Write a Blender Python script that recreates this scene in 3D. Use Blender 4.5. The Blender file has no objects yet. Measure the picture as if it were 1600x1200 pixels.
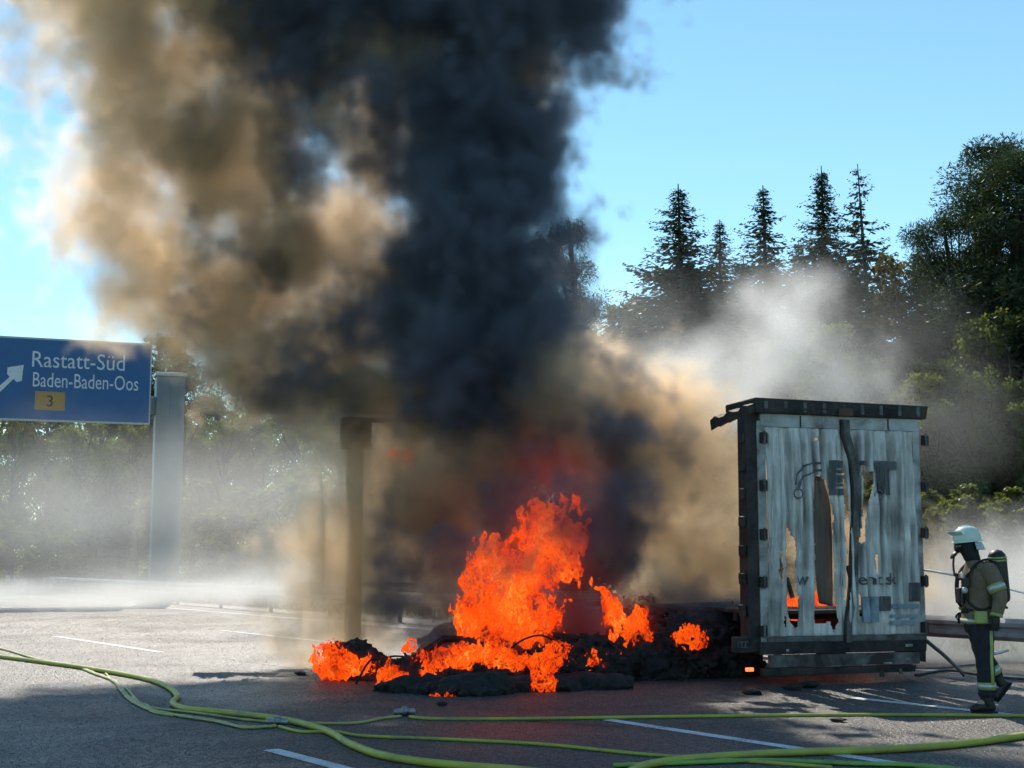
import bpy, bmesh, math, random
import numpy as np
from mathutils import Vector, Matrix
R = math.radians
rng = np.random.default_rng(7)
random.seed(7)
scene = bpy.context.scene
col = scene.collection

# ------------------------------------------------------------------ camera
F_PX, CX, CY, HORIZON, CAM_H = 2133.0, 800.0, 600.0, 870.0, 1.63
PITCH = math.atan((HORIZON - CY) / F_PX)
cam_data = bpy.data.cameras.new('camera')
cam_data.sensor_width = 36.0
cam_data.lens = F_PX / 1600.0 * 36.0
cam_data.clip_end = 5000.0
cam = bpy.data.objects.new('camera', cam_data)
cam.location = (0, 0, CAM_H)
cam.rotation_euler = (R(90) + PITCH, 0, 0)
col.objects.link(cam)
scene.camera = cam

# ------------------------------------------------------------------ sky and sun
SUN_ELEV, SUN_AZ = R(43), R(-11)          # azimuth from straight ahead, minus = to the left
world = bpy.data.worlds.new('World')
scene.world = world
world.use_nodes = True
wn = world.node_tree
sky = wn.nodes.new('ShaderNodeTexSky')
sky.sky_type = 'NISHITA'
sky.sun_disc = False
sky.sun_elevation = SUN_ELEV
sky.sun_rotation = SUN_AZ
sky.air_density = 1.0
sky.dust_density = 0.0
sky.ozone_density = 1.0
wn.nodes['Background'].inputs['Strength'].default_value = 0.128
tint = wn.nodes.new('ShaderNodeMix'); tint.data_type = 'RGBA'; tint.blend_type = 'MULTIPLY'
tint.inputs[0].default_value = 1.0
tint.inputs[7].default_value = (0.90, 1.16, 1.12, 1)      # the cyan cast of the photograph's sky
wn.links.new(sky.outputs['Color'], tint.inputs[6])
wn.links.new(tint.outputs[2], wn.nodes['Background'].inputs['Color'])
sun_data = bpy.data.lights.new('sun', 'SUN')
sun_data.energy = 4.6
sun_data.angle = R(0.53)
sun_data.color = (1.0, 0.90, 0.76)
sun = bpy.data.objects.new('sun', sun_data)
sd = Vector((math.sin(SUN_AZ) * math.cos(SUN_ELEV), math.cos(SUN_AZ) * math.cos(SUN_ELEV), math.sin(SUN_ELEV)))
sun.rotation_euler = sd.to_track_quat('Z', 'Y').to_euler()
sun.location = (0, 0, 40)
col.objects.link(sun)

scene.render.engine = 'CYCLES'
vs = scene.view_settings
vs.view_transform = 'Standard'
vs.look = 'None'
vs.exposure = 0.2
vs.gamma = 1.0
vs.use_curve_mapping = False
cy = scene.cycles
cy.use_denoising = True
cy.max_bounces = 7
cy.diffuse_bounces = 2
cy.glossy_bounces = 2
cy.transmission_bounces = 3
cy.transparent_max_bounces = 10
cy.volume_bounces = 3
cy.volume_step_rate = 3.5
cy.volume_max_steps = 160
cy.use_adaptive_sampling = True
cy.adaptive_threshold = 0.03
cy.sample_clamp_indirect = 4.0
cy.caustics_reflective = False
cy.caustics_refractive = False

# ------------------------------------------------------------------ pixel helpers (1600 x 1200 photo pixels)
def ray(px, py):
    x, u = px - CX, CY - py
    return Vector((x, F_PX * math.cos(PITCH) - u * math.sin(PITCH), F_PX * math.sin(PITCH) + u * math.cos(PITCH)))
def P(px, py, D):
    """the point at distance D (metres along +Y) seen at a photo pixel"""
    r = ray(px, py)
    return Vector((r.x / r.y * D, D, CAM_H + r.z / r.y * D))
def G(px, py, z=0.0):
    """the point at height z seen at a photo pixel"""
    r = ray(px, py)
    t = (z - CAM_H) / r.z
    return Vector((r.x * t, r.y * t, z))
def mpp(D):
    return D / F_PX

# ------------------------------------------------------------------ materials
MATS = {}
def new_mat(name):
    m = bpy.data.materials.new(name)
    m.use_nodes = True
    MATS[name] = m
    return m
class T:
    """small helper that builds node trees"""
    def __init__(s, tree): s.t = tree; s.n = tree.nodes; s.l = tree.links
    def node(s, kind, **kw):
        nd = s.n.new(kind)
        for k, v in kw.items(): setattr(nd, k, v)
        return nd
    def put(s, sock, v):
        if isinstance(v, bpy.types.NodeSocket): s.l.new(v, sock)
        elif v is not None: sock.default_value = v
    def math(s, op, a, b=None, c=None, clamp=False):
        nd = s.n.new('ShaderNodeMath'); nd.operation = op; nd.use_clamp = clamp
        s.put(nd.inputs[0], a); s.put(nd.inputs[1], b); s.put(nd.inputs[2], c)
        return nd.outputs[0]
    def vec(s, op, a, b=None):
        nd = s.n.new('ShaderNodeVectorMath'); nd.operation = op
        s.put(nd.inputs[0], a); s.put(nd.inputs[1], b)
        return nd.outputs['Value'] if op in ('LENGTH', 'DISTANCE', 'DOT_PRODUCT') else nd.outputs['Vector']
    def noise(s, vector, scale, detail=4, rough=0.55, dist=0.0, out=0):
        nd = s.n.new('ShaderNodeTexNoise')
        s.put(nd.inputs['Vector'], vector); nd.inputs['Scale'].default_value = scale
        nd.inputs['Detail'].default_value = detail; nd.inputs['Roughness'].default_value = rough
        nd.inputs['Distortion'].default_value = dist
        return nd.outputs[out]
    def ramp(s, fac, stops, interp='LINEAR'):
        nd = s.n.new('ShaderNodeValToRGB'); cr = nd.color_ramp; cr.interpolation = interp
        while len(cr.elements) < len(stops): cr.elements.new(0.5)
        for e, (p, c) in zip(cr.elements, stops):
            e.position = p; e.color = (c[0], c[1], c[2], 1) if len(c) == 3 else c
        s.put(nd.inputs[0], fac)
        return nd.outputs[0]
    def mix(s, fac, a, b):
        nd = s.n.new('ShaderNodeMix'); nd.data_type = 'RGBA'
        s.put(nd.inputs[0], fac)
        for k, v in ((6, a), (7, b)):
            if isinstance(v, (tuple, list)): v = (v[0], v[1], v[2], 1)
            s.put(nd.inputs[k], v)
        return nd.outputs[2]
def rgb(*c): return (c[0], c[1], c[2], 1.0)
def simple(name, color, rough=0.6, metal=0.0, var=0.25, scale=6.0, bump=0.0, bscale=40.0, dirt=None, spec=0.5):
    m = new_mat(name); t = T(m.node_tree); b = t.n['Principled BSDF']
    tc = t.node('ShaderNodeTexCoord').outputs['Object']
    n1 = t.noise(tc, scale, 5, 0.6)
    lo = tuple(max(0, c * (1 - var)) for c in color); hi = tuple(min(1, c * (1 + var)) for c in color)
    c = t.ramp(n1, [(0.3, lo), (0.7, hi)])
    if dirt:
        f = t.ramp(t.noise(tc, scale * 0.45, 6, 0.65, 0.4), [(0.45, (0, 0, 0)), (0.62, (1, 1, 1))])
        c = t.mix(f, c, dirt)
    t.put(b.inputs['Base Color'], c)
    b.inputs['Roughness'].default_value = rough
    b.inputs['Metallic'].default_value = metal
    b.inputs['Specular IOR Level'].default_value = spec
    if bump:
        bn = t.node('ShaderNodeBump'); bn.inputs['Strength'].default_value = bump
        bn.inputs['Distance'].default_value = 0.02
        t.put(bn.inputs['Height'], t.noise(tc, bscale, 5, 0.65)); t.put(b.inputs['Normal'], bn.outputs[0])
    return m

# ------------------------------------------------------------------ object helpers
def tag(o, label=None, cat=None, group=None, kind=None):
    for k, v in (('label', label), ('category', cat), ('group', group), ('kind', kind)):
        if v: o[k] = v
    return o
def link(name, data, mat=None, parent=None):
    o = bpy.data.objects.new(name, data)
    col.objects.link(o)
    if mat is not None and data is not None and not data.materials: data.materials.append(mat)
    if parent is not None: o.parent = parent
    return o
def empty(name, loc=(0, 0, 0), rz=0.0):
    o = bpy.data.objects.new(name, None)
    o.location = loc; o.rotation_euler = (0, 0, rz)
    o.empty_display_size = 0.2
    col.objects.link(o)
    return o
def mesh(name, v, f, smooth=False):
    me = bpy.data.meshes.new(name)
    if isinstance(v, np.ndarray) and isinstance(f, np.ndarray):
        n, k = f.shape
        me.vertices.add(len(v)); me.vertices.foreach_set('co', np.ascontiguousarray(v, dtype=np.float32).ravel())
        me.loops.add(n * k); me.loops.foreach_set('vertex_index', np.ascontiguousarray(f, dtype=np.int32).ravel())
        me.polygons.add(n); me.polygons.foreach_set('loop_start', np.arange(0, n * k, k, dtype=np.int32))
        me.update(calc_edges=True)
    else:
        me.from_pydata([tuple(p) for p in v], [], [tuple(q) for q in f]); me.update()
    if smooth: me.shade_smooth()
    return me
class MB:
    """collects boxes, bars and tubes into one mesh"""
    def __init__(s): s.v = []; s.f = []
    def add(s, vs, fs):
        k = len(s.v); s.v += [tuple(p) for p in vs]; s.f += [tuple(i + k for i in q) for q in fs]; return s
    def box(s, c, d, rot=None, jit=0.0):
        M = rot or Matrix.Identity(3)
        vs = [Vector(c) + M @ Vector((x * d[0] / 2, y * d[1] / 2, z * d[2] / 2)) for z in (-1, 1) for y in (-1, 1) for x in (-1, 1)]
        if jit: vs = [p + Vector((random.uniform(-jit, jit), random.uniform(-jit, jit), random.uniform(-jit, jit))) for p in vs]
        return s.add(vs, [(0, 2, 3, 1), (4, 5, 7, 6), (0, 1, 5, 4), (2, 6, 7, 3), (0, 4, 6, 2), (1, 3, 7, 5)])
    def tube(s, pts, rad, n=8, flat=1.0, cap=True):
        pts = [Vector(p) for p in pts]
        rads = rad if isinstance(rad, (list, tuple)) else [rad] * len(pts)
        rings = []
        for i, p in enumerate(pts):
            d = (pts[min(i + 1, len(pts) - 1)] - pts[max(i - 1, 0)]).normalized()
            a = Vector((0, 0, 1)) if abs(d.z) < 0.9 else Vector((0, 1, 0))
            u = d.cross(a).normalized(); w = u.cross(d).normalized()
            rings.append([p + (u * math.cos(q) + w * math.sin(q) * flat) * rads[i] for q in (2 * math.pi * k / n for k in range(n))])
        vs = [q for r_ in rings for q in r_]; fs = []
        for i in range(len(pts) - 1):
            for k in range(n):
                fs.append((i * n + k, i * n + (k + 1) % n, (i + 1) * n + (k + 1) % n, (i + 1) * n + k))
        if cap:
            fs.append(tuple(range(n))[::-1]); fs.append(tuple((len(pts) - 1) * n + k for k in range(n)))
        return s.add(vs, fs)
    def lathe(s, c, prof, n=20, rot=None):
        M = rot or Matrix.Identity(3)
        vs = []; fs = []
        for (r_, z) in prof:
            for k in range(n):
                q = 2 * math.pi * k / n
                vs.append(Vector(c) + M @ Vector((r_ * math.cos(q), r_ * math.sin(q), z)))
        for i in range(len(prof) - 1):
            for k in range(n):
                fs.append((i * n + k, i * n + (k + 1) % n, (i + 1) * n + (k + 1) % n, (i + 1) * n + k))
        fs.append(tuple(range(n))[::-1]); fs.append(tuple((len(prof) - 1) * n + k for k in range(n)))
        return s.add(vs, fs)
    def build(s, name, mat, parent=None, smooth=False, bevel=0.0):
        me = mesh(name, s.v, s.f, smooth)
        if bevel:
            bm = bmesh.new(); bm.from_mesh(me)
            bmesh.ops.bevel(bm, geom=bm.edges[:], offset=bevel, segments=2, affect='EDGES', profile=0.6)
            bm.to_mesh(me); bm.free()
        return link(name, me, mat, parent)
def spline(pts, k=8):
    """Catmull-Rom through the points"""
    pts = [Vector(p) for p in pts]; out = []
    q = [pts[0] * 2 - pts[1]] + pts + [pts[-1] * 2 - pts[-2]]
    for i in range(1, len(q) - 2):
        for j in range(k):
            t = j / k
            a, b, c, d = q[i - 1], q[i], q[i + 1], q[i + 2]
            out.append(0.5 * ((2 * b) + (c - a) * t + (2 * a - 5 * b + 4 * c - d) * t * t + (3 * b - a - 3 * c + d) * t ** 3))
    out.append(pts[-1])
    return out

# ------------------------------------------------------------------ density fields (geometry nodes)
def blob_group(name, blobs, noise_amp, noise_scale, warp, soft, power, lo, hi, voxel, detail=5.0, stretch=1.0, seed=0.0, smooth=0.12,
               streak=0.0, iso=None, mat=None, modulate=0.0):
    """a node group: density from soft blobs (x, y, z, rx, ry, rz, weight) broken up by noise"""
    ng = bpy.data.node_groups.new(name, 'GeometryNodeTree')
    ng.interface.new_socket('Geometry', in_out='OUTPUT', socket_type='NodeSocketGeometry')
    t = T(ng)
    pos = t.node('GeometryNodeInputPosition').outputs[0]
    off = t.vec('ADD', pos, (seed, seed * 1.7, seed * 0.6))
    sp = t.vec('MULTIPLY', off, (1, 1, stretch))
    w1 = t.noise(sp, noise_scale * 0.5, 2, 0.5, out=1)
    w2 = t.noise(sp, noise_scale * 2.2, 3, 0.55, out=1)
    wv = t.vec('ADD', t.vec('MULTIPLY', t.vec('SUBTRACT', w1, (.5, .5, .5)), (warp,) * 3),
               t.vec('MULTIPLY', t.vec('SUBTRACT', w2, (.5, .5, .5)), (warp * .4,) * 3))
    q = t.vec('ADD', pos, wv)
    acc = None
    for (x, y, z, rx, ry, rz, w) in blobs:
        d = t.vec('LENGTH', t.vec('MULTIPLY', t.vec('SUBTRACT', q, (x, y, z)), (1 / rx, 1 / ry, 1 / rz)))
        v = t.math('MULTIPLY_ADD', d, -w, w)
        acc = v if acc is None else t.math('SMOOTH_MAX', acc, v, smooth)
    nz = t.noise(t.vec('ADD', sp, t.vec('MULTIPLY', wv, (.6, .6, .6))), noise_scale, detail, 0.66)
    fld = t.math('MULTIPLY_ADD', t.math('SUBTRACT', nz, 0.5), noise_amp, acc)
    if streak:
        nz2 = t.noise(sp, noise_scale * 3.1, 3, 0.6)
        fld = t.math('MULTIPLY_ADD', t.math('SUBTRACT', nz2, 0.5), streak, fld)
    if iso is None:
        d0 = t.math('DIVIDE', fld, soft, clamp=True)
        dens = t.math('POWER', d0, power)
        if modulate:
            nz3 = t.noise(sp, noise_scale * 1.3, 4, 0.6)
            md = t.math('MULTIPLY_ADD', t.math('SUBTRACT', nz3, 0.5), modulate * 2, 1.0)
            dens = t.math('MULTIPLY', dens, t.math('MAXIMUM', md, 0.02))
    else:
        dens = fld
    vc = t.node('GeometryNodeVolumeCube')
    t.put(vc.inputs['Density'], dens)
    vc.inputs['Background'].default_value = 0.0 if iso is None else -1.0
    vc.inputs['Min'].default_value = lo; vc.inputs['Max'].default_value = hi
    for ax, k in zip('XYZ', range(3)):
        vc.inputs['Resolution ' + ax].default_value = max(4, int((hi[k] - lo[k]) / voxel))
    out = vc.outputs[0]
    if iso is not None:
        vm = t.node('GeometryNodeVolumeToMesh')
        t.put(vm.inputs['Volume'], out)
        vm.inputs['Threshold'].default_value = iso
        out = vm.outputs[0]
    elif mat is not None:
        sm = t.node('GeometryNodeSetMaterial')
        t.put(sm.inputs['Geometry'], out); sm.inputs['Material'].default_value = mat
        out = sm.outputs[0]
    go = t.node('NodeGroupOutput')
    t.put(go.inputs[0], out)
    return ng
def bounds(blobs, pad):
    b = np.array(blobs)
    lo = (b[:, :3] - b[:, 3:6]).min(0) - pad; hi = (b[:, :3] + b[:, 3:6]).max(0) + pad
    return lo, hi
def volume_obj(name, mat, blobs, zmin=0.02, pad=0.4, **kw):
    lo, hi = bounds(blobs, pad); lo[2] = max(lo[2], zmin)
    ng = blob_group(name, blobs, lo=tuple(lo), hi=tuple(hi), mat=mat, **kw)
    vd = bpy.data.volumes.new(name)
    vd.materials.append(mat)
    o = bpy.data.objects.new(name, vd); col.objects.link(o)
    md = o.modifiers.new('field', 'NODES'); md.node_group = ng
    return o
def field_mesh(name, blobs, iso=0.0, zmin=None, pad=0.15, **kw):
    lo, hi = bounds(blobs, pad)
    if zmin is not None: lo[2] = max(lo[2], zmin)
    ng = blob_group(name, blobs, lo=tuple(lo), hi=tuple(hi), iso=iso, soft=1, power=1, **kw)
    tmp = bpy.data.objects.new('tmp', bpy.data.meshes.new('tmp')); col.objects.link(tmp)
    md = tmp.modifiers.new('field', 'NODES'); md.node_group = ng
    dg = bpy.context.evaluated_depsgraph_get()
    me = bpy.data.meshes.new_from_object(tmp.evaluated_get(dg))
    bpy.data.objects.remove(tmp)
    me.name = name; me.materials.clear()
    me.shade_smooth()
    return me
def pb(px, py, D, rpx, depth=None, w=1.0, ry=None):
    """a blob given by photo pixel, distance and pixel radius (number or (rx, rz))"""
    c = P(px, py, D); s = mpp(D)
    rx, rz = (rpx if isinstance(rpx, tuple) else (rpx, rpx))
    return (c.x, c.y, c.z, rx * s, (depth if depth else (rx + rz) / 2 * s), rz * s, w)
# ------------------------------------------------------------------ road, verge, markings
RA = R(35.5); RC, RS = math.cos(RA), math.sin(RA)
def rd(n, t, z=0.0):
    """road coordinates: n across the carriageway (away from the camera), t along it (towards the camera)"""
    return Vector((RC * n + RS * t, RS * n - RC * t, z))
def asphalt():
    m = new_mat('asphalt'); t = T(m.node_tree); b = t.n['Principled BSDF']
    tc = t.node('ShaderNodeTexCoord').outputs['Object']
    big = t.noise(tc, 0.25, 5, 0.6, 0.3)
    mid = t.noise(tc, 2.2, 6, 0.65)
    grit = t.noise(tc, 15.0, 6, 0.85)
    vor = t.node('ShaderNodeTexVoronoi'); t.put(vor.inputs['Vector'], tc); vor.inputs['Scale'].default_value = 24.0
    c = t.ramp(t.math('ADD', t.math('MULTIPLY', big, .55), t.math('MULTIPLY', mid, .45)), [(.35, (.052, .048, .046)), (.65, (.108, .098, .090))])
    c = t.mix(t.ramp(grit, [(.49, (0, 0, 0)), (.60, (1, 1, 1))]), c, (.22, .20, .18))
    c = t.mix(t.math('MULTIPLY', t.ramp(vor.outputs['Distance'], [(.25, (0, 0, 0)), (.65, (1, 1, 1))]), .7), c, (.022, .022, .025))
    # soot and water stains round the fire
    stain = t.ramp(t.noise(tc, 0.55, 6, 0.65, 0.8), [(.50, (0, 0, 0)), (.64, (1, 1, 1))])
    c = t.mix(t.math('MULTIPLY', stain, .45), c, (.022, .022, .024))
    t.put(b.inputs['Base Color'], c)
    ro = t.ramp(t.noise(tc, .42, 5, .6, .5), [(.36, (.36,) * 3), (.62, (.60,) * 3)])
    t.put(b.inputs['Roughness'], ro)
    b.inputs['Specular IOR Level'].default_value = 0.45
    bn = t.node('ShaderNodeBump'); bn.inputs['Strength'].default_value = .8; bn.inputs['Distance'].default_value = .02
    t.put(bn.inputs['Height'], t.math('ADD', grit, vor.outputs['Distance'])); t.put(b.inputs['Normal'], bn.outputs[0])
    return m
asphalt_m = asphalt()
verge_m = simple('verge_soil_grass', (.075, .085, .04), .95, var=.5, scale=1.3, bump=.8, bscale=8)
def sheet(name, pts, z, mat):
    me = mesh(name, [(p[0], p[1], z) for p in pts], [tuple(range(len(pts)))])
    return tag(link(name, me, mat), kind='structure')
sheet('ground', [(-1500, -300), (1500, -300), (1500, 2500), (-1500, 2500)], -0.02, verge_m)
sheet('road', [rd(-14, 60), rd(19.0, 60), rd(20.2, -400), rd(-14, -400)], 0.0, asphalt_m)

paint = new_mat('worn_white_paint'); t = T(paint.node_tree); b = t.n['Principled BSDF']
tc = t.node('ShaderNodeTexCoord').outputs['Object']
wear = t.ramp(t.math('ADD', t.math('MULTIPLY', t.noise(tc, 40, 4, .7), .6), t.math('MULTIPLY', t.noise(tc, 3, 4, .6), .4)), [(.38, (0, 0, 0)), (.5, (1, 1, 1))])
t.put(b.inputs['Base Color'], t.mix(wear, (.20, .20, .20), (.66, .67, .68))); b.inputs['Roughness'].default_value = .65
marks = []
for n0, w in ((5.25, .15), (8.95, .15), (12.65, .15)):
    for k in range(-6, 3):
        t0 = -10.9 + 18 * k
        marks.append((n0, w, t0, 6.0))
for (n0, w, t0, ln) in marks:
    o = sheet('lane_marking', [rd(n0 - w / 2, t0), rd(n0 + w / 2, t0), rd(n0 + w / 2, t0 + ln), rd(n0 - w / 2, t0 + ln)], .004, paint)
sheet('edge_line', [rd(16.2, 50), rd(16.45, 50), rd(17.6, -200), rd(17.35, -200)], .004, paint)
tar = simple('tar_seam', (.018, .018, .02), .45, var=.3)
def ribbon(name, pts, w, z, mat, kind='structure'):
    pts = [Vector(p) for p in pts]; v = []; f = []
    for i, p in enumerate(pts):
        d = (pts[min(i + 1, len(pts) - 1)] - pts[max(i - 1, 0)]); d.z = 0; d.normalize()
        q = Vector((-d.y, d.x, 0)) * (w / 2) * (1 + .35 * math.sin(i * 1.7))
        v += [(p.x + q.x, p.y + q.y, z), (p.x - q.x, p.y - q.y, z)]
        if i: f.append((2 * i - 2, 2 * i - 1, 2 * i + 1, 2 * i))
    return tag(link(name, mesh(name, v, f), mat), kind=kind)
for pts in ([(0, 973), (60, 969), (110, 963), (170, 964), (240, 972), (300, 976)], [(0, 1001), (34, 999), (60, 985), (110, 965)],
            [(350, 1028), (420, 1038), (480, 1046)], [(250, 962), (330, 957), (382, 954)], [(760, 1118), (850, 1128), (980, 1136)]):
    ribbon('tar_seam', spline([G(*p) for p in pts], 5), .06, .003, tar)

# the coarse chippings of the road surface, real stones standing a few millimetres proud
grit_m = new_mat('chippings'); t = T(grit_m.node_tree); b = t.n['Principled BSDF']
gi = t.node('ShaderNodeNewGeometry').outputs['Random Per Island']
t.put(b.inputs['Base Color'], t.ramp(gi, [(0, (.020, .020, .021)), (.45, (.065, .060, .057)), (.8, (.13, .12, .11)), (1, (.27, .25, .225))]))
b.inputs['Roughness'].default_value = .5
rs = np.random.default_rng(77)
nS = 230000
Dg = 10.0 + 30.0 * rs.random(nS) ** 1.9; Xg = (rs.random(nS) - .5) * 2 * .41 * Dg
sz = rs.uniform(.0045, .0105, nS) * (Dg / 12) ** .5; hg = sz * rs.uniform(.35, .8, nS)
q0 = rs.random(nS) * 6.283
base = np.stack([Xg, Dg, np.full(nS, -.001)], 1); vv = []
for k in range(3):
    a_ = q0 + k * 2.094 + rs.uniform(-.4, .4, nS); vv.append(base + np.stack([np.cos(a_) * sz, np.sin(a_) * sz, np.zeros(nS)], 1))
vv.append(base + np.stack([rs.normal(0, .3, nS) * sz, rs.normal(0, .3, nS) * sz, hg], 1))
v = np.stack(vv, 1).reshape(-1, 3); i4 = np.arange(nS)[:, None] * 4
f = np.concatenate([i4 + np.array([[0, 1, 3]]), i4 + np.array([[1, 2, 3]]), i4 + np.array([[2, 0, 3]])])
tag(link('road_chippings', mesh('road_chippings', v, f), grit_m), 'coarse stone chippings in the worn road surface', 'chippings', kind='stuff')

# ------------------------------------------------------------------ guardrail
steel = simple('galvanised_steel', (.33, .34, .35), .55, metal=.15, var=.2, scale=3, dirt=(.20, .19, .18))
rail_pts = [rd(17.0 + (1.9 * min(1, max(0, (-t_ - 5) / 55))), t_) for t_ in range(30, -170, -4)]
gr = empty('guardrail', rail_pts[0])
tag(gr, 'grey steel guardrail running along the far edge of the road', 'guardrail')
prof = [(.0, .44), (.04, .47), (.075, .50), (.075, .545), (.02, .58), (.02, .61), (.075, .645), (.075, .69), (.04, .72), (.0, .75)]
vs_, fs_ = [], []
for i, p in enumerate(rail_pts):
    d = (rail_pts[min(i + 1, len(rail_pts) - 1)] - rail_pts[max(i - 1, 0)]).normalized(); nrm = Vector((d.y, -d.x, 0))
    if nrm.y > 0: nrm = -nrm
    for (o_, z_) in prof: vs_.append(p + nrm * o_ + Vector((0, 0, z_)) - gr.location)
    if i:
        k = len(prof)
        for j in range(k - 1): fs_.append(((i - 1) * k + j, i * k + j, i * k + j + 1, (i - 1) * k + j + 1))
beam = link('beam', mesh('beam', vs_, fs_), steel, gr)
sm_ = beam.modifiers.new('thickness', 'SOLIDIFY'); sm_.thickness = .006
post_me = MB().box((0, 0, .36), (.10, .055, .74)).build('post', steel, gr, bevel=.004)
post_me.location = rail_pts[0] - gr.location + Vector((.0, .12, 0))
for i, p in enumerate(rail_pts[1:34]):
    q = post_me.copy(); col.objects.link(q); q.location = p - gr.location + Vector((.05, .10, 0)); q.rotation_euler.z = RA

# ------------------------------------------------------------------ direction sign on its gantry
SG_D = 52.0
s_tr = P(236, 540, SG_D); SA = R(21); sx = Vector((math.cos(SA), math.sin(SA), 0)); sn = Vector((math.sin(SA), -math.cos(SA), 0))       # sign's right-hand direction, facing direction
sg_bot = P(235, 661, SG_D).z
def sign_uv(px, py):
    r = ray(px, py); o_ = Vector((0, 0, CAM_H)); k = (s_tr - o_).dot(sn) / r.dot(sn); p = o_ + r * k
    return (p - s_tr).dot(sx), p.z
sg = empty('direction_sign', (s_tr.x, s_tr.y, 0))
tag(sg, 'blue motorway direction sign with white arrow, town names and orange route number', 'road sign')
SW = 7.2; sh = s_tr.z - sg_bot
def sbox(a0, a1, z0, z1, d0, d1, name, mat, parent=sg, bevel=0.0):
    Mr = Matrix((sx, sn, Vector((0, 0, 1)))).transposed()
    c = sx * ((a0 + a1) / 2) + sn * ((d0 + d1) / 2) + Vector((0, 0, (z0 + z1) / 2))
    if parent is not sg: c = c + Vector((s_tr.x, s_tr.y, 0)) - parent.location
    return MB().box(c, (a1 - a0, d1 - d0, z1 - z0), Mr).build(name, mat, parent, bevel=bevel)
sign_blue = simple('sign_blue', (.032, .125, .31), .5, var=.12, scale=.6, dirt=(.03, .14, .34))
sign_white = simple('sign_white', (.72, .75, .78), .5, var=.06)
sign_orange = simple('sign_orange', (.50, .27, .07), .5, var=.06)
alu = simple('sign_edge_metal', (.42, .45, .47), .4, metal=.5, var=.15)
ink = simple('sign_black', (.03, .03, .03), .6, var=.1)
sbox(-SW, 0, sg_bot, s_tr.z, -.05, 0, 'panel', sign_blue)
for (a0, a1, z0, z1) in ((-SW - .04, .04, s_tr.z, s_tr.z + .07), (-SW - .04, .04, sg_bot - .07, sg_bot), (0, .05, sg_bot, s_tr.z), (-SW - .05, -SW, sg_bot, s_tr.z)):
    sbox(a0, a1, z0, z1, -.08, .012, 'edge_rail', alu)
def text_mesh(body):
    cu = bpy.data.curves.new('text', 'FONT'); cu.body = body; cu.resolution_u = 3
    o_ = bpy.data.objects.new('text', cu); col.objects.link(o_)
    dg = bpy.context.evaluated_depsgraph_get(); dg.update()
    me = bpy.data.meshes.new_from_object(o_.evaluated_get(dg))
    bpy.data.objects.remove(o_)
    v = np.zeros(len(me.vertices) * 3, np.float32); me.vertices.foreach_get('co', v); v = v.reshape(-1, 3)
    f = [tuple(p.vertices) for p in me.polygons]
    v[:, :2] -= v[:, :2].min(0); v[:, :2] /= np.maximum(v[:, :2].max(0), 1e-6)
    return v, f
def sign_text(name, body, x0, x1, ytop, ybot, mat):
    v, f = text_mesh(body)
    (a0, z0), (a1, _), (_, z1) = sign_uv(x0, ybot), sign_uv(x1, ybot), sign_uv(x0, ytop)
    vs_ = [sx * (a0 + p[0] * (a1 - a0)) + sn * .006 + Vector((0, 0, z0 + p[1] * (z1 - z0))) for p in v]
    return link(name, mesh(name, vs_, f), mat, sg)
sign_text('lettering', 'Rastatt-Süd', 50, 195, 548, 573, sign_white)
sign_text('lettering', 'Baden-Baden-Oos', 51, 216, 581, 604, sign_white)
(a0, z0), (a1, z1) = sign_uv(54, 640), sign_uv(102, 613)
plate = sbox(a0, a1, z0, z1, .002, .012, 'route_plate', sign_orange)
v, f = text_mesh('3'); (b0, y0), (b1, y1) = sign_uv(73, 635), sign_uv(83, 618)
nb = link('route_number', mesh('route_number', [sx * (b0 + p[0] * (b1 - b0)) + sn * .016 + Vector((0, 0, y0 + p[1] * (y1 - y0))) for p in v], f), ink, plate)
def sign_poly(name, pts, mat, off=.006):
    v = []
    for p in pts:
        a, z = sign_uv(*p); v.append(sx * a + sn * off + Vector((0, 0, z)))
    return link(name, mesh(name, v, [tuple(range(len(v)))][:1]), mat, sg)
sign_poly('arrow', [(-26, 625), (15, 589), (11, 584), (12, 574), (37, 570), (34, 595), (26, 597), (21, 592), (-20, 632)], sign_white)
gm = simple('gantry_metal', (.22, .25, .27), .5, metal=.35, var=.2, scale=1.2, dirt=(.24, .25, .25))
gp = P(257, 870, SG_D + 1.0); gan = empty('sign_gantry', (gp.x, gp.y, 0))
tag(gan, 'grey steel gantry mast beside the blue sign, carrying its cross beam', 'gantry')
Mr = Matrix((sx, sn, Vector((0, 0, 1)))).transposed()
gtop = P(257, 590, SG_D + 1).z
MB().box((0, 0, gtop / 2), (1.08, .75, gtop), Mr).build('mast', gm, gan, bevel=.03)
for k in (-.32, .0, .32): MB().box(Vector((0, 0, gtop / 2)) + sx * k + sn * .385, (.06, .03, gtop - .3), Mr).build('rib', gm, gan)
MB().box((0, 0, gtop + .08), (1.2, .86, .14), Mr).build('cap', alu, gan, bevel=.01)
MB().box(Vector((0, 0, .15)), (1.7, 1.4, .34), Mr).build('base', simple('concrete', (.32, .31, .29), .9, bump=.4), gan, bevel=.03)
MB().box(sx * -4.3 + Vector((0, 0, gtop - 1.15)) - sn * .1, (8.6, .55, .7), Mr).build('cross_beam', gm, gan, bevel=.02)
for k in (-1.6, -4.0, -6.4): MB().box(sx * k + Vector((0, 0, (s_tr.z + sg_bot) / 2)) + sn * .33, (.12, .16, sh * .96), Mr).build('bracket', gm, gan)

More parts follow.
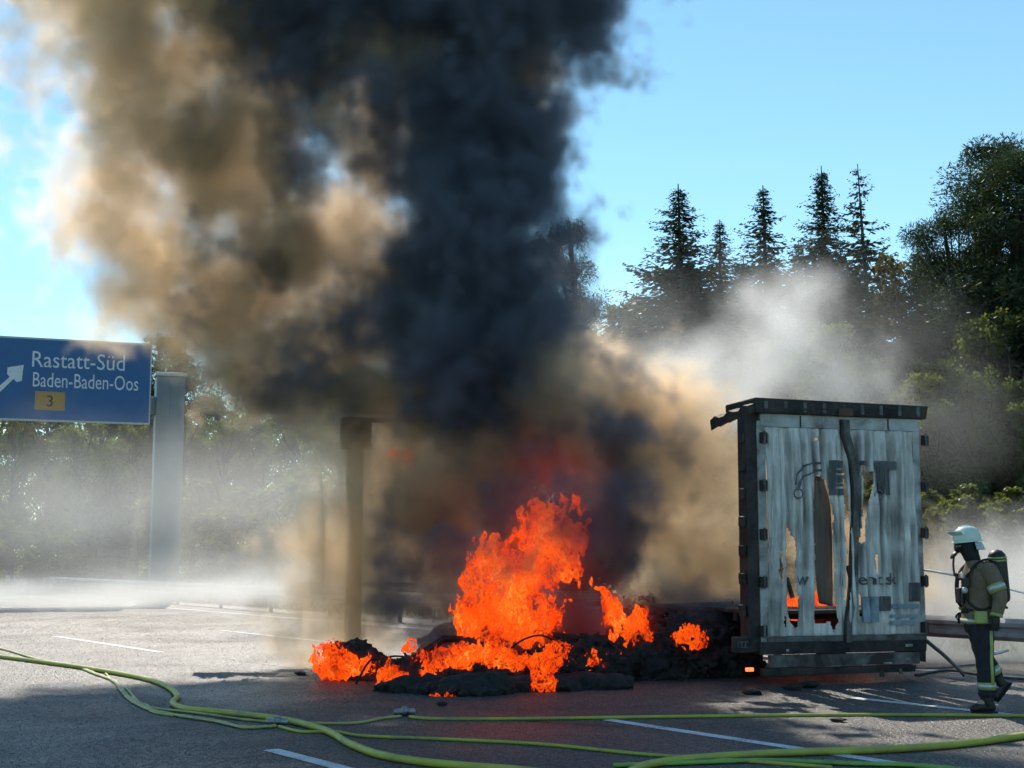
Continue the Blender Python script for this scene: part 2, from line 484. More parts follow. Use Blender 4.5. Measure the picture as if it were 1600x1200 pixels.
# ------------------------------------------------------------------ trees
def leaf_mat(name, lo, hi, trans=.35, tint=(1.3, 1.25, .5)):
    m = new_mat(name); t = T(m.node_tree); t.n.remove(t.n['Principled BSDF'])
    gi = t.node('ShaderNodeNewGeometry').outputs['Random Per Island']
    oi = t.node('ShaderNodeObjectInfo').outputs['Random']
    c = t.ramp(gi, [(0.0, lo), (1.0, hi)])
    c = t.mix(t.math('MULTIPLY', oi, .35), c, tuple(x * .55 for x in lo))
    d = t.node('ShaderNodeBsdfDiffuse'); t.put(d.inputs['Color'], c)
    tr = t.node('ShaderNodeBsdfTranslucent'); t.put(tr.inputs['Color'], t.mix(.6, c, tuple(min(1, h * k) for h, k in zip(hi, tint))))
    gl = t.node('ShaderNodeBsdfGlossy'); gl.inputs['Roughness'].default_value = .45; gl.inputs['Color'].default_value = (.6, .65, .6, 1)
    m1 = t.node('ShaderNodeMixShader'); m1.inputs[0].default_value = trans
    t.l.new(d.outputs[0], m1.inputs[1]); t.l.new(tr.outputs[0], m1.inputs[2])
    m2 = t.node('ShaderNodeMixShader'); m2.inputs[0].default_value = .06
    t.l.new(m1.outputs[0], m2.inputs[1]); t.l.new(gl.outputs[0], m2.inputs[2])
    t.l.new(m2.outputs[0], t.n['Material Output'].inputs['Surface'])
    return m
spruce_m = leaf_mat('spruce_needles', (.018, .036, .022), (.045, .075, .035), .22)
pine_m = leaf_mat('pine_needles', (.022, .040, .022), (.055, .085, .035), .25)
broad_m = leaf_mat('broad_leaves', (.060, .092, .022), (.15, .185, .045), .65)
gold_m = leaf_mat('yellowing_leaves', (.060, .075, .018), (.15, .13, .03), .45)
bark_m = simple('bark', (.085, .065, .05), .95, var=.4, scale=9, bump=1.0, bscale=20)

def cards(c, d, ln, wd, rs):
    """diamond leaf cards at c along d"""
    n = len(c); d = d / np.maximum(np.linalg.norm(d, axis=1, keepdims=True), 1e-6)
    a = rs.normal(size=(n, 3)); u = np.cross(d, a); u /= np.maximum(np.linalg.norm(u, axis=1, keepdims=True), 1e-6)
    ln = np.broadcast_to(np.asarray(ln, float), (n,))[:, None]; wd = np.broadcast_to(np.asarray(wd, float), (n,))[:, None]
    v = np.stack([c - d * ln * .5, c + u * wd * .5, c + d * ln * .5, c - u * wd * .5], 1).reshape(-1, 3)
    return v, np.arange(4 * n).reshape(-1, 4)
def limb_mesh(limbs):
    m = MB()
    for pts, r0, r1 in limbs:
        k = len(pts); m.tube(pts, [r0 + (r1 - r0) * i / (k - 1) for i in range(k)], 6, cap=False)
    return m
def spruce(H, Rr, seed, keep=.86, gap=.30, droop=.22, twig=.42):
    rs = np.random.default_rng(seed); C, Dd, L = [], [], []; limbs = []
    lean = rs.normal(0, .012, 2)
    axis = lambda z: np.array([lean[0] * z, lean[1] * z, z])
    limbs.append(([axis(z) for z in np.linspace(0, H, 9)], .018 * H, .012))
    z = H * .07
    while z < H * .985:
        f = z / H
        Lb = 1.12 * Rr * (1 - f) ** 1.0 * (.70 + .42 * rs.random()) + .03
        nb = 6 if f < .8 else 4
        for k in range(nb):
            if rs.random() > keep: continue
            q = 2 * math.pi * (k + rs.random() * .8) / nb + z * 2.1
            l = Lb * rs.uniform(.6, 1.2); dr = droop * (1 - f * .7) + rs.normal(0, .06)
            o = np.array([math.cos(q), math.sin(q), 0])
            m = max(4, int(l / .13)); s_ = np.linspace(.12, 1, m)
            pts = axis(z) + o * (s_ * l)[:, None] + np.array([0, 0, 1.]) * (-dr * l * s_ + .20 * l * s_ ** 3)[:, None]
            limbs.append(([axis(z), pts[m // 2], pts[-1]], .010 + .012 * l, .006))
            tang = np.array([-o[1], o[0], 0])
            for sd_ in (-1, 1, 0):
                p = pts + rs.normal(0, .035, (m, 3)); dd = o * .75 + tang * sd_ * .8 + np.array([0, 0, -.28]) + rs.normal(0, .18, (m, 3))
                ll = twig * min(1, .22 + 1.3 * (1 - f)) * (1.1 - .55 * s_) * rs.uniform(.6, 1.2, m)
                C.append(p + dd * (ll * .45)[:, None]); Dd.append(dd); L.append(ll)
        z += gap * (1.1 - .55 * f) * rs.uniform(.75, 1.2)
    C, Dd, L = np.concatenate(C), np.concatenate(Dd), np.concatenate(L)
    v1, f1 = cards(C, Dd, L * 1.2, L * .44, rs); v2, f2 = cards(C + rs.normal(0, .05, C.shape), Dd + rs.normal(0, .4, C.shape), L * .9, L * .38, rs)
    return np.concatenate([v1, v2]), np.concatenate([f1, f2 + len(v1)]), limb_mesh(limbs)
def clump_tree(H, clumps, seed, leaves, lsize, trunk_top=.8, bend=.0, needle=False):
    """clumps: (x, y, z, r) relative to height 1; leafy tufts at limb ends"""
    rs = np.random.default_rng(seed); limbs = []
    tr = [np.array([bend * math.sin(f * 3) * H * .1, bend * .03 * H * f, f * H * trunk_top]) for f in np.linspace(0, 1, 8)]
    limbs.append((tr, .020 * H, .005 * H))
    tot = sum(c[3] ** 2 for c in clumps); C, N = [], []
    for (x, y, z, r) in clumps:
        c = np.array([x, y, z]) * H; r = r * H
        base = tr[min(7, max(1, int((z * .78 / trunk_top) * 7)))]
        mid = (base + c) / 2 + np.array([0, 0, -.04 * H * rs.random()])
        limbs.append(([base, mid, c], .006 * H, .0015 * H))
        sub = max(5, int(16 * r / (.12 * H)))
        sd_ = rs.normal(size=(sub, 3)); sd_ /= np.linalg.norm(sd_, axis=1, keepdims=True)
        sc = c + sd_ * r * rs.uniform(.35, .95, (sub, 1)) * np.array([1, 1, .5 if needle else .72])
        nl = int(leaves * (c * 0 + r / H).max() ** 2 / tot)
        pick = rs.integers(0, sub, nl); dv = rs.normal(size=(nl, 3)); dv /= np.linalg.norm(dv, axis=1, keepdims=True)
        p = sc[pick] + dv * (r * .42) * rs.random((nl, 1)) ** .45
        for s_ in sc[::2]: limbs.append(([c, (c + s_) / 2, s_], .0016 * H, .0006 * H))
        C.append(p); N.append(dv + rs.normal(0, .6, dv.shape))
    C, N = np.concatenate(C), np.concatenate(N)
    ll = lsize * rs.uniform(.55, 1.25, len(C))
    v, f = cards(C, N, ll, ll * (.22 if needle else .62), rs)
    return v, f, limb_mesh(limbs)
def rand_clumps(n, seed, zlo, zhi, w, shape):
    rs = np.random.default_rng(seed); out = []
    for i in range(n):
        f = (i + rs.random()) / n; z = zlo + (zhi - zlo) * f
        q = rs.random() * 6.283; rr = w * shape(f) * math.sqrt(rs.random())
        out.append((rr * math.cos(q), rr * math.sin(q), z, rs.uniform(.07, .12) * (1.15 - .45 * f)))
    return out
round_ = lambda f: math.sin(math.pi * (.12 + .80 * f)) ** .7
umb = lambda f: .45 + .55 * math.sin(math.pi * min(1, .2 + f * .8))
PROTO = {}
def proto(key, data, lm):
    v, f, limbs = data
    PROTO[key] = (mesh(key + '_crown', v, f), mesh(key + '_trunk', limbs.v, limbs.f, True), lm)
    PROTO[key][0].materials.append(lm); PROTO[key][1].materials.append(bark_m)
proto('spruce_a', spruce(12, 4.4, 1, droop=.30, keep=1.0, gap=.19), spruce_m)
proto('spruce_b', spruce(12, 4.0, 2, keep=.96, gap=.21), spruce_m)
proto('spruce_c', spruce(12, 4.6, 3, keep=.7, gap=.36, droop=.02, twig=.46), spruce_m)
proto('spruce_d', spruce(12, 3.9, 9, keep=1.0, gap=.19, droop=.16), spruce_m)
proto('pine_a', clump_tree(12, rand_clumps(34, 5, .36, .97, .20, lambda f: 1.05 - .75 * f), 5, 70000, .13, .92, .5, True), pine_m)
proto('pine_b', clump_tree(12, rand_clumps(15, 6, .66, .97, .16, umb), 6, 13000, .26, .9, -.6, True), pine_m)
proto('broad_a', clump_tree(10, rand_clumps(36, 7, .16, .95, .30, round_), 7, 26000, .155, .7), broad_m)
proto('broad_b', clump_tree(10, rand_clumps(32, 8, .22, .95, .26, round_), 8, 24000, .15, .75, .4), broad_m)
proto('broad_c', clump_tree(10, rand_clumps(30, 12, .10, .95, .32, round_), 12, 22000, .16, .7, .3), gold_m)
proto('bush', clump_tree(4, rand_clumps(22, 10, .10, .88, .46, round_), 10, 12000, .13, .5), broad_m)
PH = {'spruce_a': 12, 'spruce_b': 12, 'spruce_c': 12, 'spruce_d': 12, 'pine_a': 11.9, 'pine_b': 12, 'broad_a': 10, 'broad_b': 10, 'broad_c': 10, 'bush': 4}
def tree(key, px, topy, D, label, group=None, wide=1.0, rz=None):
    base = P(px, 870, D); h = P(px, topy, D).z
    nm = {'spruce': 'spruce_tree', 'pine': 'pine_tree', 'broad': 'leafy_tree', 'bush': 'bush'}[key.split('_')[0]]
    e = empty(nm, (base.x, base.y, -.03), random.uniform(0, 6.28) if rz is None else rz)
    s_ = h / PH[key]; e.scale = (s_ * wide, s_ * wide, s_)
    cm, tm, lm = PROTO[key]
    c = bpy.data.objects.new('crown', cm); tr_ = bpy.data.objects.new('trunk', tm)
    for o_ in (c, tr_): col.objects.link(o_); o_.parent = e
    return tag(e, label, 'bush' if nm == 'bush' else 'tree', group)
tree('spruce_a', 1078, 286, 45, 'broad dark spruce with the fullest cone of all the spruces', wide=1.3)
tree('spruce_b', 1130, 342, 49, 'short slim spruce half hidden behind the full conical one', wide=1.2)
tree('spruce_b', 1211, 288, 52, 'pale hazy spruce with a slender pointed top', wide=1.2)
tree('spruce_d', 1308, 258, 47, 'dense dark spruce with a ragged tufted top and bare lower trunk', wide=1.05)
tree('spruce_c', 1386, 250, 53, 'sparse open spruce with see-through spreading branches')
tree('spruce_d', 1168, 405, 54, 'short dark spruce filling the gap beside the pale slender one', wide=1.3)
tree('spruce_a', 1262, 372, 55, 'broad hazy spruce between the slender and the tufted one', wide=1.1)
tree('spruce_d', 1445, 385, 51, 'dark spruce squeezed between the sparse spruce and the dark pines', wide=1.2)
tree('pine_a', 890, 332, 52, 'thin hazy conifer right beside the black smoke column', wide=.8)
tree('pine_a', 1588, 208, 46, 'tall massive dark pine, the highest tree of the wood', wide=1.25)
tree('pine_a', 1655, 225, 43, 'broad dark pine crowding against the massive pine', wide=1.5, rz=2.0)
tree('pine_a', 1500, 318, 45, 'dark leaning pine with a bare lower trunk beside the massive pine', wide=.9)
tree('broad_b', 955, 445, 53, 'hazy leafy tree between the smoke column and the full conical spruce')
tree('broad_c', 1428, 395, 47, 'yellowing leafy tree between the sparse spruce and the dark pines')
tree('broad_b', 1585, 470, 41, 'leafy green tree standing under the massive pine', wide=1.1)
for a in [('broad_a', 1010, 520, 50), ('broad_b', 1150, 500, 46), ('broad_a', 1250, 490, 48), ('broad_a', 1340, 500, 42), ('broad_b', 1400, 540, 42), ('broad_a', 1460, 560, 40),
          ('broad_b', 1530, 560, 39), ('broad_a', 1620, 590, 38), ('broad_a', 1090, 560, 44)]:
    lab = 'leafy tree in the wood under the row of pointed spruces' if a[1] < 1420 else 'leafy tree in the dark wood under the tall pines'
    tree(*a, lab, 'leafy trees in the wood')
for a in [('bush', 1470, 745, 34.0), ('bush', 1540, 735, 33.5), ('bush', 1610, 740, 33.0), ('bush', 1400, 730, 35), ('bush', 1320, 720, 36), ('bush', 1230, 730, 37), ('bush', 1140, 735, 39), ('bush', 1050, 740, 41)]:
    lab = 'dark green bush beyond the guardrail behind the firefighter' if a[1] > 1440 else 'dark green bush hidden behind the trailer and its steam'
    tree(*a, lab, 'bushes behind the trailer', wide=1.3)
tree('pine_b', 262, 520, 74, 'umbrella-shaped pine rising behind the gantry mast', wide=1.15)
tree('broad_c', 18, 648, 70, 'sunlit leafy tree under the arrow of the blue sign', wide=.8)
for a in [('broad_a', 70, 585, 80), ('broad_b', -20, 580, 84), ('broad_b', 150, 580, 82), ('broad_a', 210, 600, 86), ('broad_a', 120, 650, 74), ('broad_b', 200, 630, 80), ('broad_b', 250, 640, 76),  ('broad_a', 300, 612, 84), ('broad_b', 350, 622, 78), ('broad_a', 410, 612, 80), ('broad_b', 470, 618, 76), ('broad_a', 530, 605, 72),
          ('broad_b', 600, 590, 70), ('broad_a', 680, 580, 66), ('broad_b', 760, 570, 62), ('broad_a', 840, 560, 58)]:
    lab = 'hazy leafy tree standing behind the blue sign panel' if a[1] < 225 else 'hazy leafy tree between the gantry mast and the charred front wall' if a[1] < 520 else 'leafy tree hidden behind the brown and black smoke'
    tree(*a, lab, 'hazy trees beyond the road')
for a in [('bush', 20, 790, 62), ('bush', 90, 800, 64), ('bush', 320, 730, 58), ('bush', 380, 745, 56), ('bush', 440, 725, 54), ('bush', 500, 715, 52), ('bush', 570, 735, 50), ('bush', 660, 730, 48), ('bush', 150, 780, 66),
          ('bush', 215, 770, 66)]:
    lab = 'hazy bush behind the guardrail below the blue sign' if a[1] < 230 else 'hazy light green bush between the gantry mast and the charred front wall' if a[1] < 540 else 'bush behind the lower smoke beside the charred front wall'
    tree(*a, lab, 'bushes beyond the guardrail', wide=1.35)
# the far wood behind, one mass
rs = np.random.default_rng(21)
nW = 260000
nn = rs.uniform(36, 52, nW); tt = rs.uniform(-150, 34, nW)
hmax = 8.0 + 3.5 * np.clip((-tt - 40) / 40, 0, 1) + 2.2 * np.sin(tt * .21) + 1.5 * np.sin(tt * .53 + nn * .2) + 1.1 * np.sin(tt * 1.37) + (nn - 36) * .15
zz = hmax * rs.random(nW) ** .7
c_ = np.stack([RC * nn + RS * tt, RS * nn - RC * tt, zz], 1)
v, f = cards(c_, rs.normal(size=(nW, 3)), rs.uniform(.14, .30, nW), rs.uniform(.09, .18, nW), rs)
tag(link('woodland', mesh('woodland', v, f), broad_m), 'dark mass of far woodland behind the single trees', 'wood', kind='stuff')
nG = 26000
nn = rs.uniform(19.6, 30, nG); tt = rs.uniform(-110, 30, nG); hh = rs.uniform(.12, .55, nG)
c_ = np.stack([RC * nn + RS * tt, RS * nn - RC * tt, hh * .45 - .03], 1)
v, f = cards(c_, np.stack([rs.normal(0, .35, nG), rs.normal(0, .35, nG), np.ones(nG)], 1), hh, hh * .16, rs)
tag(link('verge_grass', mesh('verge_grass', v, f), gold_m), 'rough grass on the verge behind the guardrail', 'grass', kind='stuff')
# ------------------------------------------------------------------ burnt trailer
TO = G(1185, 1070); TPHI = R(18.0)
tex = Vector((math.cos(TPHI), math.sin(TPHI), 0)); tey = Vector((-math.sin(TPHI), math.cos(TPHI), 0))
def rear(px, py, back=0.0):
    """photo pixel -> (across, height) on the trailer's rear plane"""
    r = ray(px, py); o_ = Vector((0, 0, CAM_H)); k = (TO + tey * back - o_).dot(tey) / r.dot(tey); p = o_ + r * k
    return (p - TO).dot(tex), p.z
def z1(x, y): return rear(1100 + x / 3.2, 600 + y / 3.2)     # from the enlarged detail view
def z2(x, y): return rear(1100 + x / 3.2, 900 + y / 3.2)
tr = empty('burnt_trailer', TO, TPHI)
tag(tr, 'burnt-out box trailer with scorched and torn rear doors and charred roof beam', 'trailer')
charred = simple('charred_metal', (.022, .022, .024), .7, metal=.2, var=.6, scale=5, bump=.7, bscale=25, dirt=(.06, .05, .045))
ash = simple('ash_grey_metal', (.16, .16, .16), .75, metal=.2, var=.5, scale=4, bump=.5, bscale=25, dirt=(.04, .037, .035))
paleframe = simple('scorched_white_frame', (.40, .42, .43), .55, metal=.2, var=.3, scale=3, bump=.2, bscale=20, dirt=(.14, .13, .12))
def door_sheet_mat(name, base, soot_, amount=.6):
    m = new_mat(name); t = T(m.node_tree); b = t.n['Principled BSDF']
    tc = t.node('ShaderNodeTexCoord').outputs['Object']
    st = t.vec('MULTIPLY', tc, (5.0, 5.0, .55))
    n1 = t.noise(st, 1.1, 6, .62, .5); n2 = t.noise(tc, 1.3, 5, .6, .4); n3 = t.noise(t.vec('MULTIPLY', tc, (22, 22, 1.2)), 1, 4, .6)
    f = t.ramp(t.math('ADD', t.math('MULTIPLY', n1, .55), t.math('MULTIPLY', n2, .45)), [(.40, (0, 0, 0)), (.62, (1, 1, 1))])
    c = t.mix(t.math('MULTIPLY', f, amount), base, soot_)
    c = t.mix(t.math('MULTIPLY', t.ramp(n3, [(.45, (0, 0, 0)), (.7, (1, 1, 1))]), .35), c, (.16, .15, .14))
    t.put(b.inputs['Base Color'], c); b.inputs['Roughness'].default_value = .45; b.inputs['Metallic'].default_value = .1
    bn = t.node('ShaderNodeBump'); bn.inputs['Strength'].default_value = .35; bn.inputs['Distance'].default_value = .02
    t.put(bn.inputs['Height'], n1); t.put(b.inputs['Normal'], bn.outputs[0])
    return m
sheet_m = door_sheet_mat('scorched_door_sheet', (.80, .80, .79), (.075, .065, .058), .78)
flap_m = door_sheet_mat('brown_scorched_sheet', (.085, .065, .055), (.03, .025, .024), .8)
print_m = simple('faded_print', (.10, .11, .12), .6, var=.35, scale=6)
print_pale = simple('faded_blue_print', (.26, .33, .40), .6, var=.25, scale=6)

def fold(a, z):
    """how far the buckled sheet stands off the rear plane (minus = towards the viewer)"""
    e = min(1.0, max(0.0, (z - .55) / .5)) * min(1.0, max(0.0, (3.45 - z) / .35))
    g = .020 * math.sin(a * 31 + 1.2 * math.sin(a * 7.3) + .5 * math.sin(z * 2.1)) + .016 * math.sin(a * 57 + 2.0 * math.sin(z * 1.3 + a * 3)) + .022 * math.sin(a * 12.5 + z * .7)
    g += .010 * math.sin(z * 9 + a * 14) * math.sin(a * 23)
    return -.02 + 1.5 * g * (.2 + .8 * e)
def inside(p, poly):
    x, y = p; c = False; n = len(poly); j = n - 1
    for i in range(n):
        xi, yi = poly[i]; xj, yj = poly[j]
        if (yi > y) != (yj > y) and x < (xj - xi) * (y - yi) / (yj - yi) + xi: c = not c
        j = i
    return c
HOLES = [[z1(*p) for p in h] for h in [
    [(376, 800), (384, 860), (386, 930), (380, 1000), (366, 985), (358, 930), (360, 880), (366, 830)],
    [(425, 690), (434, 735), (446, 775), (456, 815), (452, 900), (460, 990), (470, 1090), (466, 1215), (446, 1230), (425, 1180), (412, 1100), (404, 1000), (399, 880), (408, 760)],
    [(546, 470), (575, 455), (604, 480), (626, 560), (640, 660), (640, 800), (648, 950), (655, 1060), (664, 1130), (640, 1190), (545, 1200), (541, 1120), (548, 1000), (553, 900), (548, 760), (544, 600)],
    [(680, 335), (690, 420), (703, 500), (714, 620), (721, 800), (719, 1000), (706, 1110), (697, 1100), (702, 960), (703, 800), (696, 620), (688, 480)],
    [(778, 395), (787, 440), (808, 438), (831, 442), (834, 500), (820, 580), (812, 640), (800, 700), (790, 790), (781, 810), (783, 700), (786, 600), (780, 480)],
    [(846, 850), (854, 850), (856, 960), (849, 980)], [(773, 1040), (781, 1060), (790, 1160), (778, 1170)], [(551, 268), (571, 270), (572, 283), (553, 281)],
    [(640, 1080), (652, 1050), (662, 1100), (668, 1190), (640, 1240), (632, 1180)], [(391, 1165), (404, 1160), (404, 1215), (393, 1215)],
]]
def jag(a, z): return .004 * math.sin(a * 90 + z * 40) + .004 * math.sin(z * 31 - a * 60)
def door(a0, a1, z0, z1_, name='door'):
    na, nz = max(2, int((a1 - a0) / .0125)), int((z1_ - z0) / .02)
    idx = {}; vs_ = []; fs_ = []
    def vid(i, j):
        if (i, j) not in idx:
            a, z = a0 + (a1 - a0) * i / na, z0 + (z1_ - z0) * j / nz
            idx[(i, j)] = len(vs_); vs_.append((a, fold(a, z), z))
        return idx[(i, j)]
    for i in range(na):
        for j in range(nz):
            a, z = a0 + (a1 - a0) * (i + .5) / na, z0 + (z1_ - z0) * (j + .5) / nz
            if any(inside((a + jag(a, z), z + jag(z, a)), h) for h in HOLES): continue
            fs_.append((vid(i, j), vid(i + 1, j), vid(i + 1, j + 1), vid(i, j + 1)))
    o_ = link(name, mesh(name, vs_, fs_, True), sheet_m, tr)
    s_ = o_.modifiers.new('thickness', 'SOLIDIFY'); s_.thickness = .012; s_.offset = 1
    return o_
zt = z1(500, 222)[1]; zb = z2(500, 300)[1]
aL0, aL1 = z1(312, 700)[0], z1(692, 700)[0]; aR0, aR1 = z1(698, 700)[0], z1(1050, 700)[0]
d_l = door(aL0, aL1, zb, zt); d_r = door(aR0, aR1, zb, zt)
d_l['label'] = 'left rear door sheet, buckled and burnt through in long tears'
d_r['label'] = 'right rear door sheet with faded lettering and a pale upper tear'
# things on the doors follow the buckled sheet
def on_door(name, pts_uv, faces, mat, parent, off=.05):
    return link(name, mesh(name, [(a, fold(a, z) - off, z) for (a, z) in pts_uv], faces), mat, parent)
def door_rect(name, x0, y0, x1, y1, mat, parent, conv=z1, nx=6, nz=4):
    (a0, zb_), (a1, zt_) = conv(x0, y1), conv(x1, y0); pts = []; fs_ = []
    for j in range(nz + 1):
        for i in range(nx + 1): pts.append((a0 + (a1 - a0) * i / nx, zb_ + (zt_ - zb_) * j / nz))
    for j in range(nz):
        for i in range(nx): fs_.append((j * (nx + 1) + i, j * (nx + 1) + i + 1, (j + 1) * (nx + 1) + i + 1, (j + 1) * (nx + 1) + i))
    return on_door(name, pts, fs_, mat, parent)
def door_text(body, x0, y0, x1, y1, mat, parent):
    v, f = text_mesh(body); (a0, zb_), (a1, zt_) = z1(x0, y1), z1(x1, y0)
    return on_door('lettering', [(a0 + p[0] * (a1 - a0), zb_ + p[1] * (zt_ - zb_)) for p in v], f, mat, parent, .058)
for (x0, x1) in ((612, 684),):
    for (y0, y1) in ((385, 420), (432, 446), (458, 492), (500, 512), (524, 556)): door_rect('lettering', x0, y0, x1, y1, print_m, d_l)
    door_rect('lettering', x0, 420, x0 + 22, 524, print_m, d_l)
door_rect('lettering', 768, 386, 800, 408, print_m, d_r); door_rect('lettering', 836, 388, 948, 428, print_m, d_r)
door_rect('lettering', 850, 428, 884, 548, print_m, d_r); door_rect('lettering', 892, 428, 922, 556, print_m, d_r)
door_rect('lettering', 540, 392, 582, 402, print_m, d_l); door_rect('lettering', 540, 428, 582, 438, print_m, d_l)
def door_line(name, pts, w, mat, parent):
    pts = [Vector((*z1(*p), 0)) for p in pts]; pts = spline(pts, 6); v = []; f = []
    for i, p in enumerate(pts):
        d = (pts[min(i + 1, len(pts) - 1)] - pts[max(i - 1, 0)]).normalized(); q = Vector((-d.y, d.x, 0)) * w / 2
        v += [(p.x + q.x, p.y + q.y), (p.x - q.x, p.y - q.y)]
        if i: f.append((2 * i - 2, 2 * i - 1, 2 * i + 1, 2 * i))
    return on_door(name, v, f, mat, parent, .058)
door_line('emblem_stroke', [(440, 505), (452, 455), (482, 415), (530, 395)], .022, print_m, d_l)
door_line('emblem_stroke', [(462, 500), (470, 475), (500, 455), (545, 440)], .018, print_m, d_l)
door_line('emblem_stroke', [(458, 520), (464, 490)], .03, print_m, d_l)
door_text('w', 452, 962, 510, 1008, print_m, d_l); door_text('l', 672, 945, 680, 1008, print_m, d_l)
door_text('ent.sk', 765, 945, 958, 1004, print_m, d_r)
for a in ((1005, 992, 1055, 1086), (858, 1060, 906, 1134)): door_rect('print_block', *a, print_m, d_r)
for a in ((785, 1062, 850, 1190), (915, 1098, 1050, 1122), (910, 1150, 1046, 1168), (912, 1180, 1050, 1205)): door_rect('print_block', *a, print_pale, d_r)
for (x, y, par) in ((458, 548, d_l), (860, 555, d_r)):
    a, z = z1(x, y); m = MB(); n_ = 20
    m.tube([(a + .062 * math.cos(q), fold(a, z) - .035, z + .062 * math.sin(q)) for q in (2 * math.pi * k / n_ for k in range(n_ + 1))], .011, 6, cap=False)
    m.build('ring_handle', ash, par, True)
# hanging brown inner sheet seen through the left door's tear
pts = [(552, 452), (556, 600), (560, 760), (566, 900), (580, 1010), (592, 1098)]; pts2 = [(612, 470), (640, 600), (650, 760), (652, 900), (655, 1010), (656, 1112)]
v = []; f = []
for i, (p, q) in enumerate(zip(spline([Vector((*z1(*p), 0)) for p in pts], 4), spline([Vector((*z1(*p), 0)) for p in pts2], 4))):
    for k in range(5):
        a = p.x + (q.x - p.x) * k / 4; z = p.y + (q.y - p.y) * k / 4; v.append((a, .07 + .02 * math.sin(a * 40 + z), z))
        if i and k: b0 = (i - 1) * 5 + k - 1; f.append((b0, b0 + 1, b0 + 6, b0 + 5))
o_ = link('inner_sheet', mesh('inner_sheet', v, f, True), flap_m, d_l); s_ = o_.modifiers.new('thickness', 'SOLIDIFY'); s_.thickness = .012
# centre closing strip, bent by the heat
cl = [Vector((*z1(*p), 0)) for p in ((692, 180), (694, 250), (716, 330), (738, 420), (748, 560), (742, 720), (738, 860), (734, 1000), (724, 1100), (712, 1190), (712, 1290))]
wd_ = [.13, .13, .14, .12, .12, .11, .12, .13, .12, .09, .09]
for (sh_, dy, k_, nm_, mt_) in ((0, -.075, 1.0, 'closing_strip', ash), (-.055, -.082, .28, 'lock_rod', charred)):
    v = []; f = []
    for i, p in enumerate(cl):
        for (s2, y2) in ((-.5, 0), (.5, 0), (.5, .035), (-.5, .035)): v.append((p.x + sh_ + s2 * wd_[i] * k_, dy + y2, p.y))
        if i:
            for q in range(4): f.append(((i - 1) * 4 + q, (i - 1) * 4 + (q + 1) % 4, i * 4 + (q + 1) % 4, i * 4 + q))
    f += [(0, 1, 2, 3), tuple(len(v) - 4 + q for q in (3, 2, 1, 0))]
    link(nm_, mesh(nm_, v, f), mt_, tr)
# rear frame
def tbox(name, a0, a1, y0, y1, zz0, zz1, mat, parent=tr, bevel=.008, jit=0.0):
    return MB().box(((a0 + a1) / 2, (y0 + y1) / 2, (zz0 + zz1) / 2), (a1 - a0, y1 - y0, zz1 - zz0), jit=jit).build(name, mat, parent, bevel=bevel)
aW = z1(1085, 700)[0]; ztop = z1(600, 165)[1]; zroof = z1(600, 90)[1]
tbox('frame_post', z1(268, 700)[0], aL0 - .004, -.03, .10, zb - .08, zt + .08, paleframe)
tbox('frame_post', aR1 + .004, aW, -.03, .10, zb - .02, zt + .08, paleframe)
tbox('corner_pillar', z1(212, 700)[0], z1(268, 700)[0] - .004, -.02, .22, .42, ztop, charred, jit=.012)
tbox('frame_header', z1(270, 0)[0], aW, -.035, .10, zt + .004, ztop + .02, paleframe)
for x in (470, 905): tbox('header_seam', z1(x - 3, 0)[0], z1(x + 3, 0)[0], -.042, -.036, zt + .01, ztop, charred, bevel=0)
tbox('frame_sill', aL0 - .05, aW - .004, -.045, .10, zb - .09, zb - .004, ash)
rf = tbox('roof_beam', z1(235, 0)[0], z1(1088, 0)[0], -.10, .75, ztop + .024, zroof, charred, bevel=.02, jit=.02)
for k in range(9):
    a = .12 + k * .29; tbox('roof_rib', a, a + .05, -.112, -.101, ztop + .04, zroof - .03, ash, rf, bevel=0)
a_, z_ = z1(685, 150); tbox('roof_light_box', a_ - .11, a_ + .11, -.125, -.113, z_ - .04, z_ + .07, simple('rust_brown', (.09, .05, .04), .8), rf, bevel=.005)
# roof flap sagging along the left side
v = []; f = []
for i in range(9):
    q = i / 8
    for (dx, dz) in ((.16, .0), (-.10 - .08 * q, -.09 - .05 * q + .03 * math.sin(i * 2)), (-.08 - .08 * q, -.20 - .06 * q + .03 * math.sin(i * 3)), (.16, -.11)):
        v.append((z1(235, 0)[0] + dx, -.08 + .95 * q, zroof - .01 + dz - .05 * q))
    if i:
        for k in range(4): f.append(((i - 1) * 4 + k, (i - 1) * 4 + (k + 1) % 4, i * 4 + (k + 1) % 4, i * 4 + k))
f += [(0, 1, 2, 3), (35, 34, 33, 32)]
link('roof_flap', mesh('roof_flap', v, f), charred, tr)
for y in (265, 405, 545, 685, 830, 970, 1130):
    a, z = z1(212, y); tbox('side_bracket', a - .05, a - .003, .0, .13, z - .075, z + .06, charred, jit=.008)
for x, ys in ((288, (270, 508, 752, 990, 1235)), (1092, (285, 515, 745, 985, 1215))):
    for y in ys:
        a, z = z1(x, y); h = tbox('hinge', a - .05, a + .05, -.075, -.031, z - .07, z + .07, charred)
        MB().tube([(a, -.085, z - .085), (a, -.085, z + .085)], .016, 8).build('hinge_pin', ash, h)
